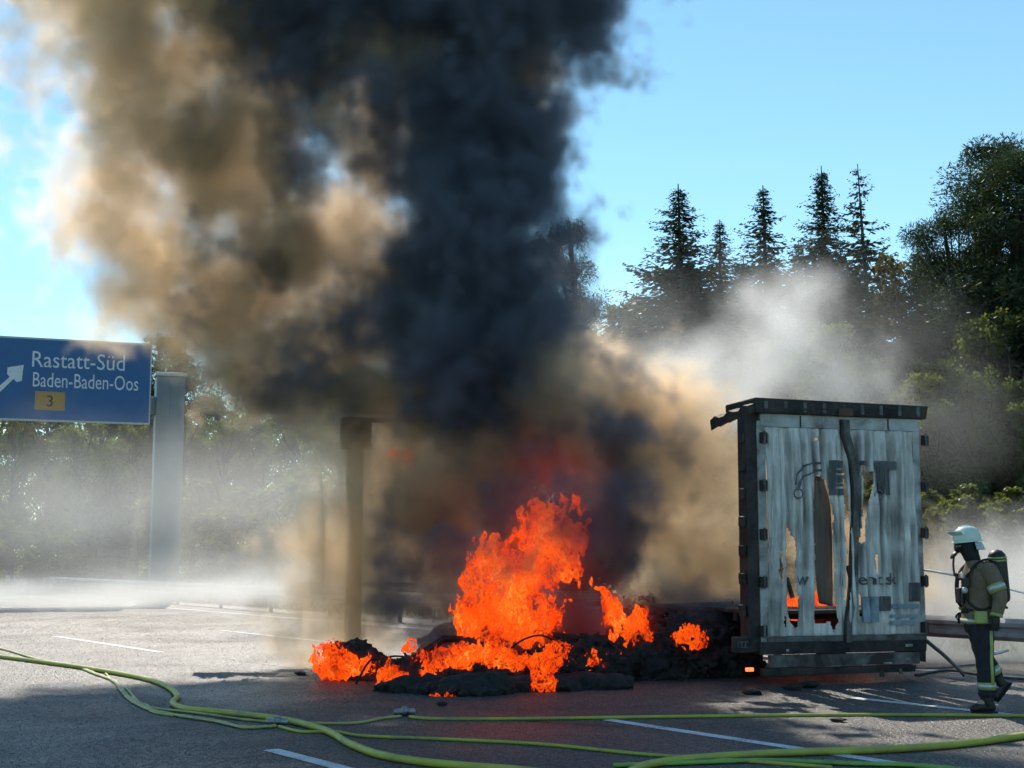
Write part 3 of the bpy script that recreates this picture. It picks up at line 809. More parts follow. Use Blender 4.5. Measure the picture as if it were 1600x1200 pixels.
# underrun, lamps, chassis
tbox('rear_bumper', z2(270, 350)[0], z2(1100, 340)[0], -.06, .14, z2(600, 385)[1], z2(600, 325)[1], charred, jit=.008)
tbox('underrun_panel', z2(330, 420)[0], z2(1075, 420)[0], -.02, .06, z2(600, 452)[1], z2(600, 388)[1], ash, jit=.006)
tbox('underrun_bar', z2(290, 480)[0], z2(1050, 460)[0], -.05, .08, z2(600, 492)[1], z2(600, 456)[1], charred, jit=.01)
tbox('mudguard_plate', z2(1040, 0)[0], z2(1100, 0)[0], .02, .5, z2(600, 440)[1], z2(600, 330)[1], charred, jit=.02)
for (x, y, w, h, mt) in ((405, 370, 14, 10, paleframe), (1010, 345, 40, 14, paleframe), (905, 433, 46, 8, paleframe), (1004, 412, 34, 10, paleframe), (875, 488, 24, 28, ash), (968, 475, 18, 26, ash)):
    a, z = z2(x, y); k = 1 / 3.2 * mpp(18.3); tbox('lamp_remnant', a - w * k / 2, a + w * k / 2, -.075, -.062, z - h * k / 2, z + h * k / 2, mt, bevel=.002)
glow = new_mat('lamp_glow'); t = T(glow.node_tree); b = t.n['Principled BSDF']; b.inputs['Base Color'].default_value = (.6, .05, .02, 1)
b.inputs['Emission Color'].default_value = (1, .16, .05, 1); b.inputs['Emission Strength'].default_value = 2.2
a, z = z2(232, 468); tbox('glowing_remnant', a - .06, a + .04, -.02, .03, z - .022, z + .024, glow, bevel=.006)
a, z = z2(198, 342); pl = tbox('number_plate', a - .10, a + .06, -.03, -.015, z - .045, z + .04, ash, bevel=.004)
for k in range(3): tbox('plate_character', a - .09 + k * .055, a - .055 + k * .055, -.034, -.031, z - .035, z + .03, charred, pl, bevel=0)
a, z = z2(198, 342); tbox('plate_bracket', a - .14, z1(212, 0)[0] + .02, -.01, .06, z - .10, z + .09, charred, jit=.01)
for a in (.75, 1.75): tbox('chassis_rail', a - .06, a + .06, .15, 12.6, .50, .78, charred)
for k in range(9): tbox('cross_member', .12, 2.45, .8 + k * 1.4, .9 + k * 1.4, .78, .88, charred, bevel=0)
for y in (2.2, 3.5, 4.8):
    MB().tube([(.25, y, .40), (2.3, y, .40)], .06, 10).build('axle', charred, tr)
    for a in (.16, 2.38):
        w = MB().lathe((a, y, .40), [(.0, -.12), (.30, -.12), (.30, -.09), (.27, -.05), (.27, .05), (.30, .09), (.30, .12), (.0, .12)], 20, Matrix.Rotation(R(90), 3, 'Y')).build('wheel_rim', ash, tr, True)
tbox('floor_deck', .1, 2.5, .12, 3.6, .885, .93, charred, bevel=0)
for (y, zz) in ((1.6, 1.5), (3.4, 1.3), (5.2, 1.1)):
    MB().tube([(2.46, y, .8), (2.5, y + .05, zz * .7), (2.42, y + .12, zz)], [.05, .045, .035], 6).build('side_post', charred, tr)
# bent bar hanging at the right-hand corner
bp = [rear(1446, 1000, .1), rear(1470, 1022, .1), rear(1488, 1042, .1), rear(1496, 1056, .1)]
MB().tube([(a, .1 - .05 * i, max(z, .03)) for i, (a, z) in enumerate(bp)], [.05, .05, .045, .04], 6, .5).build('bent_side_bar', ash, tr)
cable_m = simple('burnt_cable', (.05, .05, .052), .6, var=.4)
o_ = MB().tube([p + Vector((0, 0, .02)) for p in spline([G(*p) for p in ((1430, 1057), (1480, 1050), (1530, 1056), (1580, 1062), (1640, 1064))], 6)], .018, 6).build('loose_cable', cable_m, None, True)
tag(o_, 'dark cable lying on the road at the right corner of the trailer', 'cable')
o_ = MB().tube([p + Vector((0, 0, .02)) for p in spline([G(*p) for p in ((1425, 1046), (1470, 1046), (1520, 1041), (1560, 1044))], 6)], .014, 6).build('metal_rod', ash, None, True)
tag(o_, 'thin grey metal rod lying by the bent side bar of the trailer', 'rod')

# charred front wall of the trailer, still standing far back in the smoke
fw = P(533, 870, 21.7); fe = empty('front_wall', (fw.x, fw.y, 0), R(16))
tag(fe, 'charred open frame of the trailer front wall standing in the smoke', 'trailer frame')
ft = P(533, 650, 21.7).z
MB().box((.20, 0, ft / 2), (.26, .14, ft), jit=.015).build('corner_post', charred, fe, bevel=.01)
MB().box((2.55, 0, ft / 2 - .2), (.24, .14, ft - .4), jit=.015).build('corner_post', charred, fe, bevel=.01)
MB().box((1.45, 0, ft - .06), (2.1, .10, .07), jit=.01).build('top_rail', charred, fe)
MB().box((.20, -.02, ft - .26), (.46, .2, .5), jit=.02).build('corner_block', charred, fe, bevel=.01)
for k, zz in enumerate((1.2, 1.9, 2.6)): MB().box((1.42, .01, zz), (2.0, .06, .06), jit=.01).build('cross_rail', charred, fe)
# ------------------------------------------------------------------ burning heap
char_m = simple('charred_cargo', (.008, .008, .009), .8, var=.6, scale=7, bump=1.0, bscale=30, dirt=(.018, .017, .016))
def gb(px, py, r, depth, h, w=1.0):
    g = G(px, py); return (g.x, g.y + depth, h * .25, r, depth, h, w)
def heap(name, blobs, label, cat, vox=.035, seed=0.0, amp=1.5, sc=4.2, parent=None):
    lo = [min(b[0] for b in blobs), min(b[1] for b in blobs)]
    me = field_mesh(name, blobs, 0.0, zmin=-.12, voxel=vox, noise_amp=amp, noise_scale=sc, warp=.25, detail=5, seed=seed, smooth=.2, streak=.9)
    o_ = link(name, me, char_m, parent)
    return tag(o_, label, cat)
heap('charred_heap', [gb(650, 1066, .55, .6, .24), gb(720, 1072, .65, .7, .26), gb(790, 1075, .6, .7, .25), gb(860, 1070, .7, .9, .3), gb(940, 1066, .7, .8, .42), gb(1010, 1064, .7, .8, .5),
      gb(1070, 1062, .65, .9, .6), gb(1125, 1060, .55, .9, .7), gb(1160, 1058, .4, .8, .6), gb(880, 1040, 1.6, 1.3, .5), gb(1040, 1040, 1.2, 1.2, .75), gb(760, 1040, 1.0, 1.1, .5)],
     'long low heap of charred cargo burning beside the trailer', 'burnt cargo', seed=3.0)
heap('burnt_bale', [gb(545, 1062, .42, .35, .38), gb(575, 1064, .3, .3, .28)], 'black charred bale smouldering at the far end of the fire', 'burnt cargo', .028, 5.0, 1.1)
heap('burnt_bale', [gb(655, 1084, .5, .3, .13), gb(720, 1088, .55, .3, .15), gb(765, 1086, .3, .3, .2)], 'low black charred slab in front of the burning heap', 'burnt cargo', .028, 8.0, 1.1)
heap('burnt_bale', [gb(840, 1082, .6, .3, .12), gb(930, 1078, .5, .3, .14)], 'flat black charred strip in front of the middle of the fire', 'burnt cargo', .028, 13.0, 1.1)
tyre_m = simple('burnt_rubber', (.012, .012, .013), .85, var=.5, scale=10, bump=.8, bscale=40)
g0 = G(765, 1062)
o_ = MB().lathe((g0.x, g0.y, .26), [(.26, -.12), (.40, -.13), (.45, -.09), (.46, 0), (.45, .09), (.40, .13), (.26, .12), (.24, 0)], 24, Matrix.Rotation(R(28), 3, 'Y'))  .build('burnt_truck_tyre', tyre_m, None, True)
tag(o_, 'burnt black tyre leaning on the heap between the small flames', 'tyre')
for i, (px, py, ln, ang, lab) in enumerate(((900, 1058, 1.3, 2.6, 'charred beam lying across the middle of the burning heap'), (690, 1060, 1.0, .2, 'charred slat poking out of the heap near the small flames'))):
    g0 = G(px, py)
    o_ = MB().tube([(g0.x - math.cos(ang) * ln / 2, g0.y + .3, .18), (g0.x, g0.y + .45, .5), (g0.x + math.cos(ang) * ln / 2, g0.y + .65, .42 + .3 * math.sin(ang))], [.05, .055, .04], 5).build('charred_beam', char_m)
    tag(o_, lab, 'beam')
# bent metal strips and wires left of the load
for i, (px, py, h, ln, lab) in enumerate(((1110, 1052, .75, 1.1, 'bent charred metal strip standing out of the heap next to the trailer'), (1030, 1060, .5, 1.3, 'curled black wire looping over the heap beside the right-hand flame'),
        (960, 1062, .4, 1.0, 'twisted metal strip lying on the heap under the right-hand flame'), (840, 1060, .55, 1.2, 'arched charred strip over the middle of the heap'),
        (745, 1066, .45, .9, 'thin curled wire beside the burnt tyre'), (605, 1068, .3, .8, 'short bent strip between the two end flames'))):
    g0 = G(px, py); rr_ = random.Random(i + 5)
    pts = [Vector((g0.x + ln * (q - .5), g0.y + .2 + .3 * math.sin(q * 4 + i), .05 + h * math.sin(math.pi * q) * rr_.uniform(.8, 1.2) + .06 * math.sin(q * 13 + i))) for q in (0, .2, .4, .6, .8, 1)]
    o_ = MB().tube(spline(pts, 4), .03 if i % 2 == 0 else .014, 6, .4 if i % 2 == 0 else 1.0).build('bent_metal_strip' if i % 2 == 0 else 'burnt_wire', char_m, None, True)
    tag(o_, lab, 'scrap metal')
# fragments scattered on the road
for i, (px, py, s_) in enumerate(((470, 1055, .07), (690, 1102, .06), (1310, 1128, .06), (1175, 1085, .10), (1240, 1078, .10), (1265, 1074, .12))):
    bm = bmesh.new(); bmesh.ops.create_icosphere(bm, subdivisions=2, radius=s_)
    for v in bm.verts: v.co = Vector((v.co.x * random.uniform(.8, 1.7), v.co.y, v.co.z * .45)) * random.uniform(.8, 1.15)
    me = bpy.data.meshes.new('burnt_fragment'); bm.to_mesh(me); bm.free()
    o_ = link('burnt_fragment', me, char_m); o_.location = G(px, py) + Vector((0, 0, s_ * .3)); o_.rotation_euler.z = random.uniform(0, 6)
    tag(o_, ('burnt fragment on the road beside the charred bale', 'burnt fragment on the road near the far hose coupling', 'burnt fragment on the road behind the thick bright hose', 'burnt fragment under the left corner of the trailer', 'burnt fragment under the trailer bumper', 'burnt fragment under the trailer bumper')[i], 'debris', 'burnt fragments on the road')

# ------------------------------------------------------------------ flames
def flame_mat():
    m = new_mat('flame'); t = T(m.node_tree); t.n.remove(t.n['Principled BSDF'])
    geo = t.node('ShaderNodeNewGeometry').outputs['Position']
    wv = t.vec('MULTIPLY', t.vec('SUBTRACT', t.noise(geo, 2.6, 3, .6, out=1), (.5, .5, .5)), (.55, .55, .55))
    st = t.vec('MULTIPLY', t.vec('ADD', geo, wv), (1, 1, .42))
    n1 = t.noise(st, 6.0, 5, .62, .8); n2 = t.noise(st, 17.0, 4, .65, .6); n3 = t.noise(t.vec('MULTIPLY', geo, (1, 1, .6)), 2.4, 3, .5)
    r1 = t.math('SUBTRACT', 1.0, t.math('MULTIPLY', t.math('ABSOLUTE', t.math('SUBTRACT', n1, .5)), 10.0), clamp=True)
    r2 = t.math('SUBTRACT', 1.0, t.math('MULTIPLY', t.math('ABSOLUTE', t.math('SUBTRACT', n2, .5)), 8.0), clamp=True)
    k = t.math('ADD', t.math('ADD', t.math('MULTIPLY', r1, .40), t.math('MULTIPLY', r2, .18)), t.math('MULTIPLY', t.math('SUBTRACT', n3, .32), 1.25))
    c = t.ramp(k, [(.18, (.16, .006, .001)), (.36, (.60, .024, .002)), (.56, (1.0, .060, .003)), (.76, (1.0, .135, .008)), (.96, (1.0, .34, .05))])
    em = t.node('ShaderNodeEmission'); t.put(em.inputs['Color'], c); em.inputs['Strength'].default_value = .95
    tp = t.node('ShaderNodeBsdfTransparent')
    al = t.ramp(k, [(.30, (0, 0, 0)), (.66, (.85, .85, .85))])
    mx = t.node('ShaderNodeMixShader'); t.put(mx.inputs[0], al)
    t.l.new(tp.outputs[0], mx.inputs[1]); t.l.new(em.outputs[0], mx.inputs[2])
    t.l.new(mx.outputs[0], t.n['Material Output'].inputs['Surface'])
    m.cycles.emission_sampling = 'NONE'
    return m
flame_m = flame_mat()
def glow_mat(name, gain, red):
    m = new_mat(name); t = T(m.node_tree); t.n.remove(t.n['Principled BSDF'])
    at = t.node('ShaderNodeAttribute'); at.attribute_name = 'density'
    d = at.outputs['Fac']
    c = t.ramp(d, [(.0, (.30, .012, .002)), (.35, (.75, .040, .004)), (.7, (1.0, .10, .008)), (1.0, (1.0, .22, .02))]) if not red else None
    em = t.node('ShaderNodeEmission')
    if red: em.inputs['Color'].default_value = (.55, .03, .01, 1)
    else: t.put(em.inputs['Color'], c)
    t.put(em.inputs['Strength'], t.math('MULTIPLY', d, gain))
    t.l.new(em.outputs[0], t.n['Material Output'].inputs['Volume'])
    return m
flame_gas = glow_mat('flame_gas', 1.9, False)
firelight_emission = glow_mat('painted_firelight', .30, True)  # emission standing in for the fire's light on the smoke
def flame(name, blobs, label, seed, vox=.028, amp=3.4, sc=3.4, group=None, iso=.34, gas=True):
    me = field_mesh(name, blobs, iso, voxel=vox, noise_amp=amp, noise_scale=sc, warp=.32, detail=5, seed=seed, smooth=.2, stretch=.5, streak=1.9, pad=.25)
    o_ = tag(link(name, me, flame_m), label, 'flame', group)
    if gas:
        g_ = volume_obj('flame_gas', flame_gas, blobs, voxel=vox, noise_amp=amp, noise_scale=sc, warp=.32, detail=5, seed=seed, smooth=.2, stretch=.5, streak=1.9, pad=.2, soft=.75, power=1.2)
        g_.parent = o_
    return o_
flame('flame', [pb(790, 945, 19.6, (72, 66), .4), pb(752, 968, 19.5, (40, 42), .35), pb(830, 965, 19.6, (50, 45), .35), pb(775, 885, 19.7, (36, 55), .3), pb(858, 860, 19.9, (58, 60), .35), pb(885, 840, 20.0, (40, 58), .3),
                pb(845, 812, 20.0, (28, 34), .25), pb(812, 908, 19.8, (48, 48), .35)], 'tall roaring orange flame in the middle of the burning heap', 2.0)
flame('flame', [pb(985, 985, 18.9, (34, 36), .25), pb(958, 955, 19.0, (20, 40), .2), pb(1000, 1008, 18.8, (28, 24), .22), pb(930, 1035, 18.4, (34, 20), .2), pb(945, 925, 19.0, (14, 28), .15)], 'orange flame licking up between the tall flame and the trailer', 6.0)
flame('flame', [pb(510, 1025, 18.5, (24, 32), .2), pb(545, 1040, 18.4, (40, 22), .2), pb(525, 1052, 18.3, (30, 16), .2)], 'small curling flame on the charred bale at the far end', 9.0, .025, 2.8, 4.5)
flame('flame', [pb(612, 1060, 17.3, (26, 30), .16), pb(630, 1070, 17.2, (22, 16), .15)], 'small knotted flame at the front edge of the heap', 12.0, .022, 2.8, 4.5)
flame('flame', [pb(720, 1030, 17.9, (62, 24), .25), pb(690, 1040, 17.8, (40, 20), .2), pb(765, 1035, 17.8, (28, 26), .2)], 'wide low flame running along the heap behind the tyre', 15.0, .025, 2.8, 4)
for i, (px, py, D, r_, lab) in enumerate(((797, 1033, 17.6, (20, 12), 'tiny flame just below the foot of the tall flame'), (850, 1036, 17.5, (26, 10), 'thin flat flame on the arched charred strip'),
        (852, 1066, 16.9, (11, 12), 'tiny flame on the flat charred strip in front'), (682, 1093, 16.5, (24, 5), 'thin line of fire on the road under the low charred slab'),
        (1080, 996, 18.6, (18, 14), 'lone small flame on the heap nearest the trailer'), (640, 1012, 18.2, (8, 10), 'tiny flame above the knotted flame at the heap edge'),
        (868, 1015, 18.2, (18, 7), 'small flat flame between the tall flame and the right-hand one'), (775, 1010, 18.2, (9, 12), 'tiny pointed flame behind the burnt tyre'))):
    flame('flame', [pb(px, py, D, (r_[0] * 1.5, r_[1] * 1.5), .14)], lab, 20.0 + i * 3, .018, 1.6, 6, 'tiny flames on the heap', .12, False)
flame('flame', [pb(642, 714, 21.9, (18, 18), .15), pb(612, 708, 22.0, (16, 11), .15)], 'faint torn flame high in the smoke near the charred front wall', 40.0, .03, 2.8, 4)
flame('flame', [pb(1240, 965, 19.6, (28, 34), .3), pb(1285, 955, 20.0, (34, 26), .3), pb(1350, 975, 20.2, (18, 30), .2)], 'flame inside the trailer seen through its torn doors', 50.0, .03, 2.8, 4)

# firelight on the smoke round the tall flame, put in as red emission
o_ = volume_obj('painted_firelit_smoke', firelight_emission, [pb(830, 890, 20.0, (150, 170), .8), pb(880, 780, 20.2, (110, 120), .7), pb(960, 960, 19.4, (80, 90), .5)], voxel=.12, noise_amp=1.6, noise_scale=1.2, warp=.5, detail=4, seed=60.0, soft=1.0, power=1.3, smooth=.3)
tag(o_, 'emissive cloud standing for red firelight on the smoke round the tall flame', 'smoke', kind='stuff')
# ------------------------------------------------------------------ firefighter
pg_ = G(1530, 1113)
pe = empty('person', (pg_.x, pg_.y, 0), R(4))
tag(pe, 'firefighter in dark gear with pale helmet and black air cylinder walking past the trailer', 'person')
cloth_brown = simple('jacket_cloth', (.17, .13, .09), .9, var=.3, scale=9, bump=.6, bscale=22)
cloth_dark = simple('trouser_cloth', (.016, .018, .026), .9, var=.35, scale=9, bump=.6, bscale=22)
black_rub = simple('black_rubber', (.012, .012, .013), .5, var=.3)
black_web = simple('black_webbing', (.015, .015, .017), .8, var=.3)
lum = simple('pale_green_helmet', (.62, .74, .66), .32, var=.06, scale=5)
hi_yel = simple('fluorescent_yellow', (.30, .38, .12), .6, var=.15)
silver = simple('reflective_silver', (.50, .55, .53), .35, metal=.3, var=.15)
visor_m = simple('mask_visor', (.01, .012, .014), .12, var=.1)
skin_m = simple('skin', (.45, .28, .20), .6, var=.1)
steel_m = simple('tool_steel', (.55, .56, .58), .3, metal=.8, var=.15)
def loft(rings, n=18, wr=.0, seed=0, caps=True):
    """rings: (centre, u axis * radius, v axis * radius)"""
    rs = random.Random(seed); v = []; f = []
    for i, (c, u, w) in enumerate(rings):
        for k in range(n):
            q = 2 * math.pi * k / n; s_ = 1 + wr * math.sin(q * 3 + i * 2.3 + seed) * rs.uniform(.3, 1)
            v.append(Vector(c) + Vector(u) * math.cos(q) * s_ + Vector(w) * math.sin(q) * s_)
        if i:
            for k in range(n): f.append(((i - 1) * n + k, (i - 1) * n + (k + 1) % n, i * n + (k + 1) % n, i * n + k))
    if caps: f += [tuple(range(n))[::-1], tuple((len(rings) - 1) * n + k for k in range(n))]
    return v, f
def limb(pts, rads, seed=0, wr=.09, n=14, per=5):
    ps = spline(pts, per); k = len(ps); out = []
    for i, p in enumerate(ps):
        x = i / (k - 1) * (len(rads) - 1); j = min(int(x), len(rads) - 2); r_ = rads[j] + (rads[j + 1] - rads[j]) * (x - j)
        d = (ps[min(i + 1, k - 1)] - ps[max(i - 1, 0)]).normalized(); u = d.cross(Vector((0, 1, 0))).normalized(); w = u.cross(d)
        out.append((p, u * r_, w * r_))
    return loft(out, n, wr, seed)
def part(name, pieces, mat, parent=pe, smooth=True, sub=1):
    m = MB()
    for v, f in pieces: m.add(v, f)
    o_ = m.build(name, mat, parent, smooth)
    if sub: s_ = o_.modifiers.new('smooth', 'SUBSURF'); s_.levels = sub; s_.render_levels = sub
    return o_
SHn, ELn, WRn = (.08, -.20, 1.49), (.165, -.27, 1.235), (.11, -.275, 1.01)
SHf, ELf, WRf = (.05, .20, 1.49), (.10, .27, 1.24), (-.02, .24, 1.05)
HPn, KNn, ANn = (.035, -.095, .95), (.035, -.11, .56), (.045, -.11, .14)
HPf, KNf, ANf = (.05, .095, .95), (.11, .10, .60), (.265, .10, .32)
# the body under the gear: one continuous surface
bv = [((.03, 0, .98), .13), ((.04, 0, 1.2), .135), ((.05, 0, 1.42), .13), ((.0, 0, 1.57), .06), ((-.03, 0, 1.66), .075), ((-.055, 0, 1.75), .095), ((-.05, 0, 1.82), .075),
      (SHn, .06), (ELn, .045), (WRn, .035), (SHf, .06), (ELf, .045), (WRf, .035), (HPn, .09), (KNn, .06), (ANn, .045), ((-.10, -.115, .05), .04), (HPf, .09), (KNf, .06), (ANf, .045), ((.23, .10, .13), .04)]
be = [(0, 1), (1, 2), (2, 3), (3, 4), (4, 5), (5, 6), (2, 7), (7, 8), (8, 9), (2, 10), (10, 11), (11, 12), (0, 13), (13, 14), (14, 15), (15, 16), (0, 17), (17, 18), (18, 19), (19, 20)]
me = bpy.data.meshes.new('body'); me.from_pydata([b[0] for b in bv], be, []); me.update()
tmp = bpy.data.objects.new('tmp', me); col.objects.link(tmp)
tmp.modifiers.new('skin', 'SKIN'); s_ = tmp.modifiers.new('sub', 'SUBSURF'); s_.levels = 2
for sv, (_, r_) in zip(me.skin_vertices[0].data, bv): sv.radius = (r_, r_)
me.skin_vertices[0].data[0].use_root = True
dg = bpy.context.evaluated_depsgraph_get()
bme = bpy.data.meshes.new_from_object(tmp.evaluated_get(dg)); bpy.data.objects.remove(tmp)
bme.name = 'body'; link('body', bme, skin_m, pe)
E = lambda c, rx, ry: (c, Vector((rx, 0, 0)), Vector((0, ry, 0)))
torso = loft([E((.035, 0, .90), .165, .215), E((.03, 0, .95), .17, .215), E((.03, 0, 1.05), .155, .20), E((.035, 0, 1.18), .155, .20), E((.04, 0, 1.30), .165, .215), E((.045, 0, 1.42), .16, .225), E((.045, 0, 1.50), .135, .20), E((.02, 0, 1.56), .09, .11), E((-.005, 0, 1.62), .078, .082)], 22, .03, 1)
part('jacket', [torso, limb([(.06, -.12, 1.48), SHn, ELn, WRn], [.10, .098, .078, .062], 2), limb([(.05, .12, 1.48), SHf, ELf, WRf], [.10, .095, .078, .062], 3)], cloth_brown)
hips = loft([E((.03, 0, .80), .10, .17), E((.035, 0, .86), .15, .195), E((.035, 0, .95), .15, .19), E((.035, 0, 1.02), .13, .17)], 20, .02, 4)
part('trousers', [hips, limb([HPn, (.03, -.11, .75), KNn, (.045, -.11, .36), (.04, -.11, .16)], [.125, .115, .098, .095, .085], 5), limb([HPf, (.08, .10, .78), KNf, (.19, .10, .46), (.245, .10, .35)], [.12, .112, .095, .088, .08], 6)], cloth_dark)
def band(name, c, d, r_, h, mat, parent=pe):
    d = Vector(d).normalized(); u = d.cross(Vector((0, 1, 0))).normalized(); w = u.cross(d); c = Vector(c)
    return part(name, [loft([(c - d * h / 2, u * r_, w * r_), (c + d * h / 2, u * r_ * .99, w * r_ * .99)], 18)], mat, parent, True, 0)
lerp = lambda a, b, k: Vector(a) + (Vector(b) - Vector(a)) * k
ad = Vector(ELn) - Vector(SHn)
b1 = band('sleeve_band', lerp(SHn, ELn, .72), ad, .093, .085, hi_yel); band('reflective_strip', lerp(SHn, ELn, .72), ad, .095, .042, silver, b1)
ad = Vector(ELf) - Vector(SHf); band('sleeve_band', lerp(SHf, ELf, .72), ad, .092, .085, hi_yel)
for (z, rx, ry, mt, h) in ((.955, .178, .222, hi_yel, .05), (.955, .180, .224, silver, .03)):
    part('hem_band', [loft([E((.033, 0, z - h / 2), rx, ry), E((.033, 0, z + h / 2), rx, ry)], 22)], mt, pe, True, 0)
lb = band('leg_band', (.045, -.11, .285), (0, 0, 1), .098, .075, hi_yel); band('reflective_strip', (.045, -.11, .285), (0, 0, 1), .100, .035, silver, lb)
ld = Vector(ANf) - Vector(KNf); band('leg_band', lerp(KNf, ANf, .62), ld, .093, .085, hi_yel); band('leg_band', lerp(KNf, ANf, .62), ld, .095, .04, silver)
st_ = [(.075, -.215, .86), (.072, -.222, .70), (.07, -.208, .56), (.075, -.204, .42), (.075, -.203, .30)]
part('side_stripe', [loft([(p, Vector((.018, 0, 0)), Vector((0, .006, 0))) for p in st_], 8)], hi_yel, pe, True, 0)
# boots: shaft, foot, heel
def boot(an, toe, heel, up, seed):
    an, toe, heel, up = Vector(an), Vector(toe), Vector(heel), Vector(up)
    fwd = (toe - heel).normalized(); side = Vector((0, 1, 0)); nrm = fwd.cross(side).normalized()
    if nrm.dot(up - an) < 0: nrm = -nrm
    foot = loft([(heel + nrm * .05, nrm * .04, side * .035), (heel + fwd * .05 + nrm * .06, nrm * .065, side * .045), (heel + fwd * .14 + nrm * .06, nrm * .065, side * .045), (heel + fwd * .22 + nrm * .045, nrm * .048, side * .052), (toe - fwd * .04 + nrm * .038, nrm * .042, side * .05), (toe + nrm * .035, nrm * .025, side * .03)], 14)
    shaft = limb([heel + fwd * .075 + nrm * .06, an, up], [.062, .068, .078], seed, .03)
    b_ = part('boot', [foot, shaft], black_rub)
    part('sole', [loft([(heel - fwd * .01, nrm * .014, side * .036), (heel + fwd * .06, nrm * .015, side * .046), (heel + fwd * .2, nrm * .013, side * .052), (toe - fwd * .02, nrm * .012, side * .046)], 10)], black_web, b_, True, 0)
boot(ANn, (-.145, -.115, .014), (.135, -.11, .014), (.043, -.11, .25), 7)
boot(ANf, (.225, .10, .085), (.395, .10, .285), (.225, .10, .40), 8)
# gloved hands: palm and five bent fingers
def hand(wr, d, side, seed):
    d = Vector(d).normalized(); sd_ = Vector(side).normalized(); nn_ = d.cross(sd_).normalized(); wr = Vector(wr)
    pc = [loft([(wr, sd_ * .04, nn_ * .032), (wr + d * .04, sd_ * .048, nn_ * .026), (wr + d * .09, sd_ * .046, nn_ * .022), (wr + d * .10, sd_ * .04, nn_ * .018)], 12)]
    for k, (o_, ln) in enumerate(((-.034, .075), (-.012, .088), (.012, .084), (.034, .066))):
        a = wr + d * .09 + sd_ * o_; b_ = a + d * ln * .5 + nn_ * .012; c = b_ + d * ln * .22 + nn_ * ln * .35
        pc.append(limb([a, b_, c], [.0125, .012, .010], k, 0, 8, 3))
    a = wr + d * .025 - sd_ * .042; pc.append(limb([a, a + d * .035 - sd_ * .022, a + d * .07 - sd_ * .02 + nn_ * .015], [.015, .014, .011], 9, 0, 8, 3))
    g_ = part('glove', pc, black_rub, pe, True, 1)
    return g_
gl = hand(lerp(ELn, WRn, .97), Vector((-.12, -.01, -1)), (1, 0, 0), 1); band('cuff_band', lerp(ELn, WRn, .93), Vector(WRn) - Vector(ELn), .068, .03, hi_yel, gl)
gl = hand(lerp(ELf, WRf, .97), Vector((-.5, -.05, -1)), (1, 0, 0), 2); band('cuff_band', lerp(ELf, WRf, .93), Vector(WRf) - Vector(ELf), .068, .03, hi_yel, gl)
# hood, mask, helmet
HC = Vector((-.055, 0, 1.745))
part('hood', [loft([E((.0, 0, 1.57), .095, .10), E((-.01, 0, 1.63), .085, .088), E((-.045, 0, 1.69), .105, .092), E((-.05, 0, 1.76), .112, .096), E((-.05, 0, 1.83), .098, .088), E((-.05, 0, 1.87), .05, .05)], 18)], black_web)
mk = part('face_mask', [loft([(HC + Vector((-.075, 0, .0)), Vector((0, .078, 0)), Vector((.0, 0, .085))), (HC + Vector((-.115, 0, -.005)), Vector((0, .066, 0)), Vector((0, 0, .075))), (HC + Vector((-.14, 0, -.015)), Vector((0, .04, 0)), Vector((0, 0, .05)))], 16)], visor_m)
part('regulator', [loft([(HC + Vector((-.11, 0, -.075)), Vector((0, .04, 0)), Vector((.02, 0, .038))), (HC + Vector((-.16, 0, -.10)), Vector((0, .045, 0)), Vector((.02, 0, .042))), (HC + Vector((-.185, 0, -.112)), Vector((0, .03, 0)), Vector((.01, 0, .03)))], 14)], black_rub, mk)
MB().tube(spline([HC + Vector((-.165, -.03, -.12)), HC + Vector((-.185, -.06, -.22)), HC + Vector((-.17, -.08, -.33)), HC + Vector((-.09, -.12, -.36))], 5), .012, 8).build('breathing_hose', black_rub, mk, True)
tilt = Matrix.Rotation(R(-6), 3, 'Y')
hp = [(.128, -.01), (.134, .02), (.132, .05), (.124, .085), (.105, .12), (.075, .145), (.04, .157), (.005, .16)]
hv = MB().lathe((0, 0, 0), hp, 24)
hv.v = [tuple(HC + Vector((.005, 0, .055)) + tilt @ Vector((p[0] * 1.12, p[1] * .95, p[2]))) for p in hv.v]
he = hv.build('helmet', lum, pe, True)
brim = MB().lathe((0, 0, 0), [(.128, .012), (.15, .0), (.152, -.008), (.128, .0)], 24)
brim.v = [tuple(HC + Vector((.0, 0, .05)) + tilt @ Vector((p[0] * 1.14, p[1] * .95, p[2]))) for p in brim.v]
brim.build('brim', lum, he, True)
part('comb', [loft([(HC + Vector((.13, 0, .14)), Vector((0, .012, 0)), Vector((.0, 0, .012))), (HC + Vector((.07, 0, .205)), Vector((0, .018, 0)), Vector((0, 0, .014))), (HC + Vector((-.03, 0, .218)), Vector((0, .018, 0)), Vector((0, 0, .014))), (HC + Vector((-.11, 0, .18)), Vector((0, .012, 0)), Vector((0, 0, .012)))], 10)], lum, he)
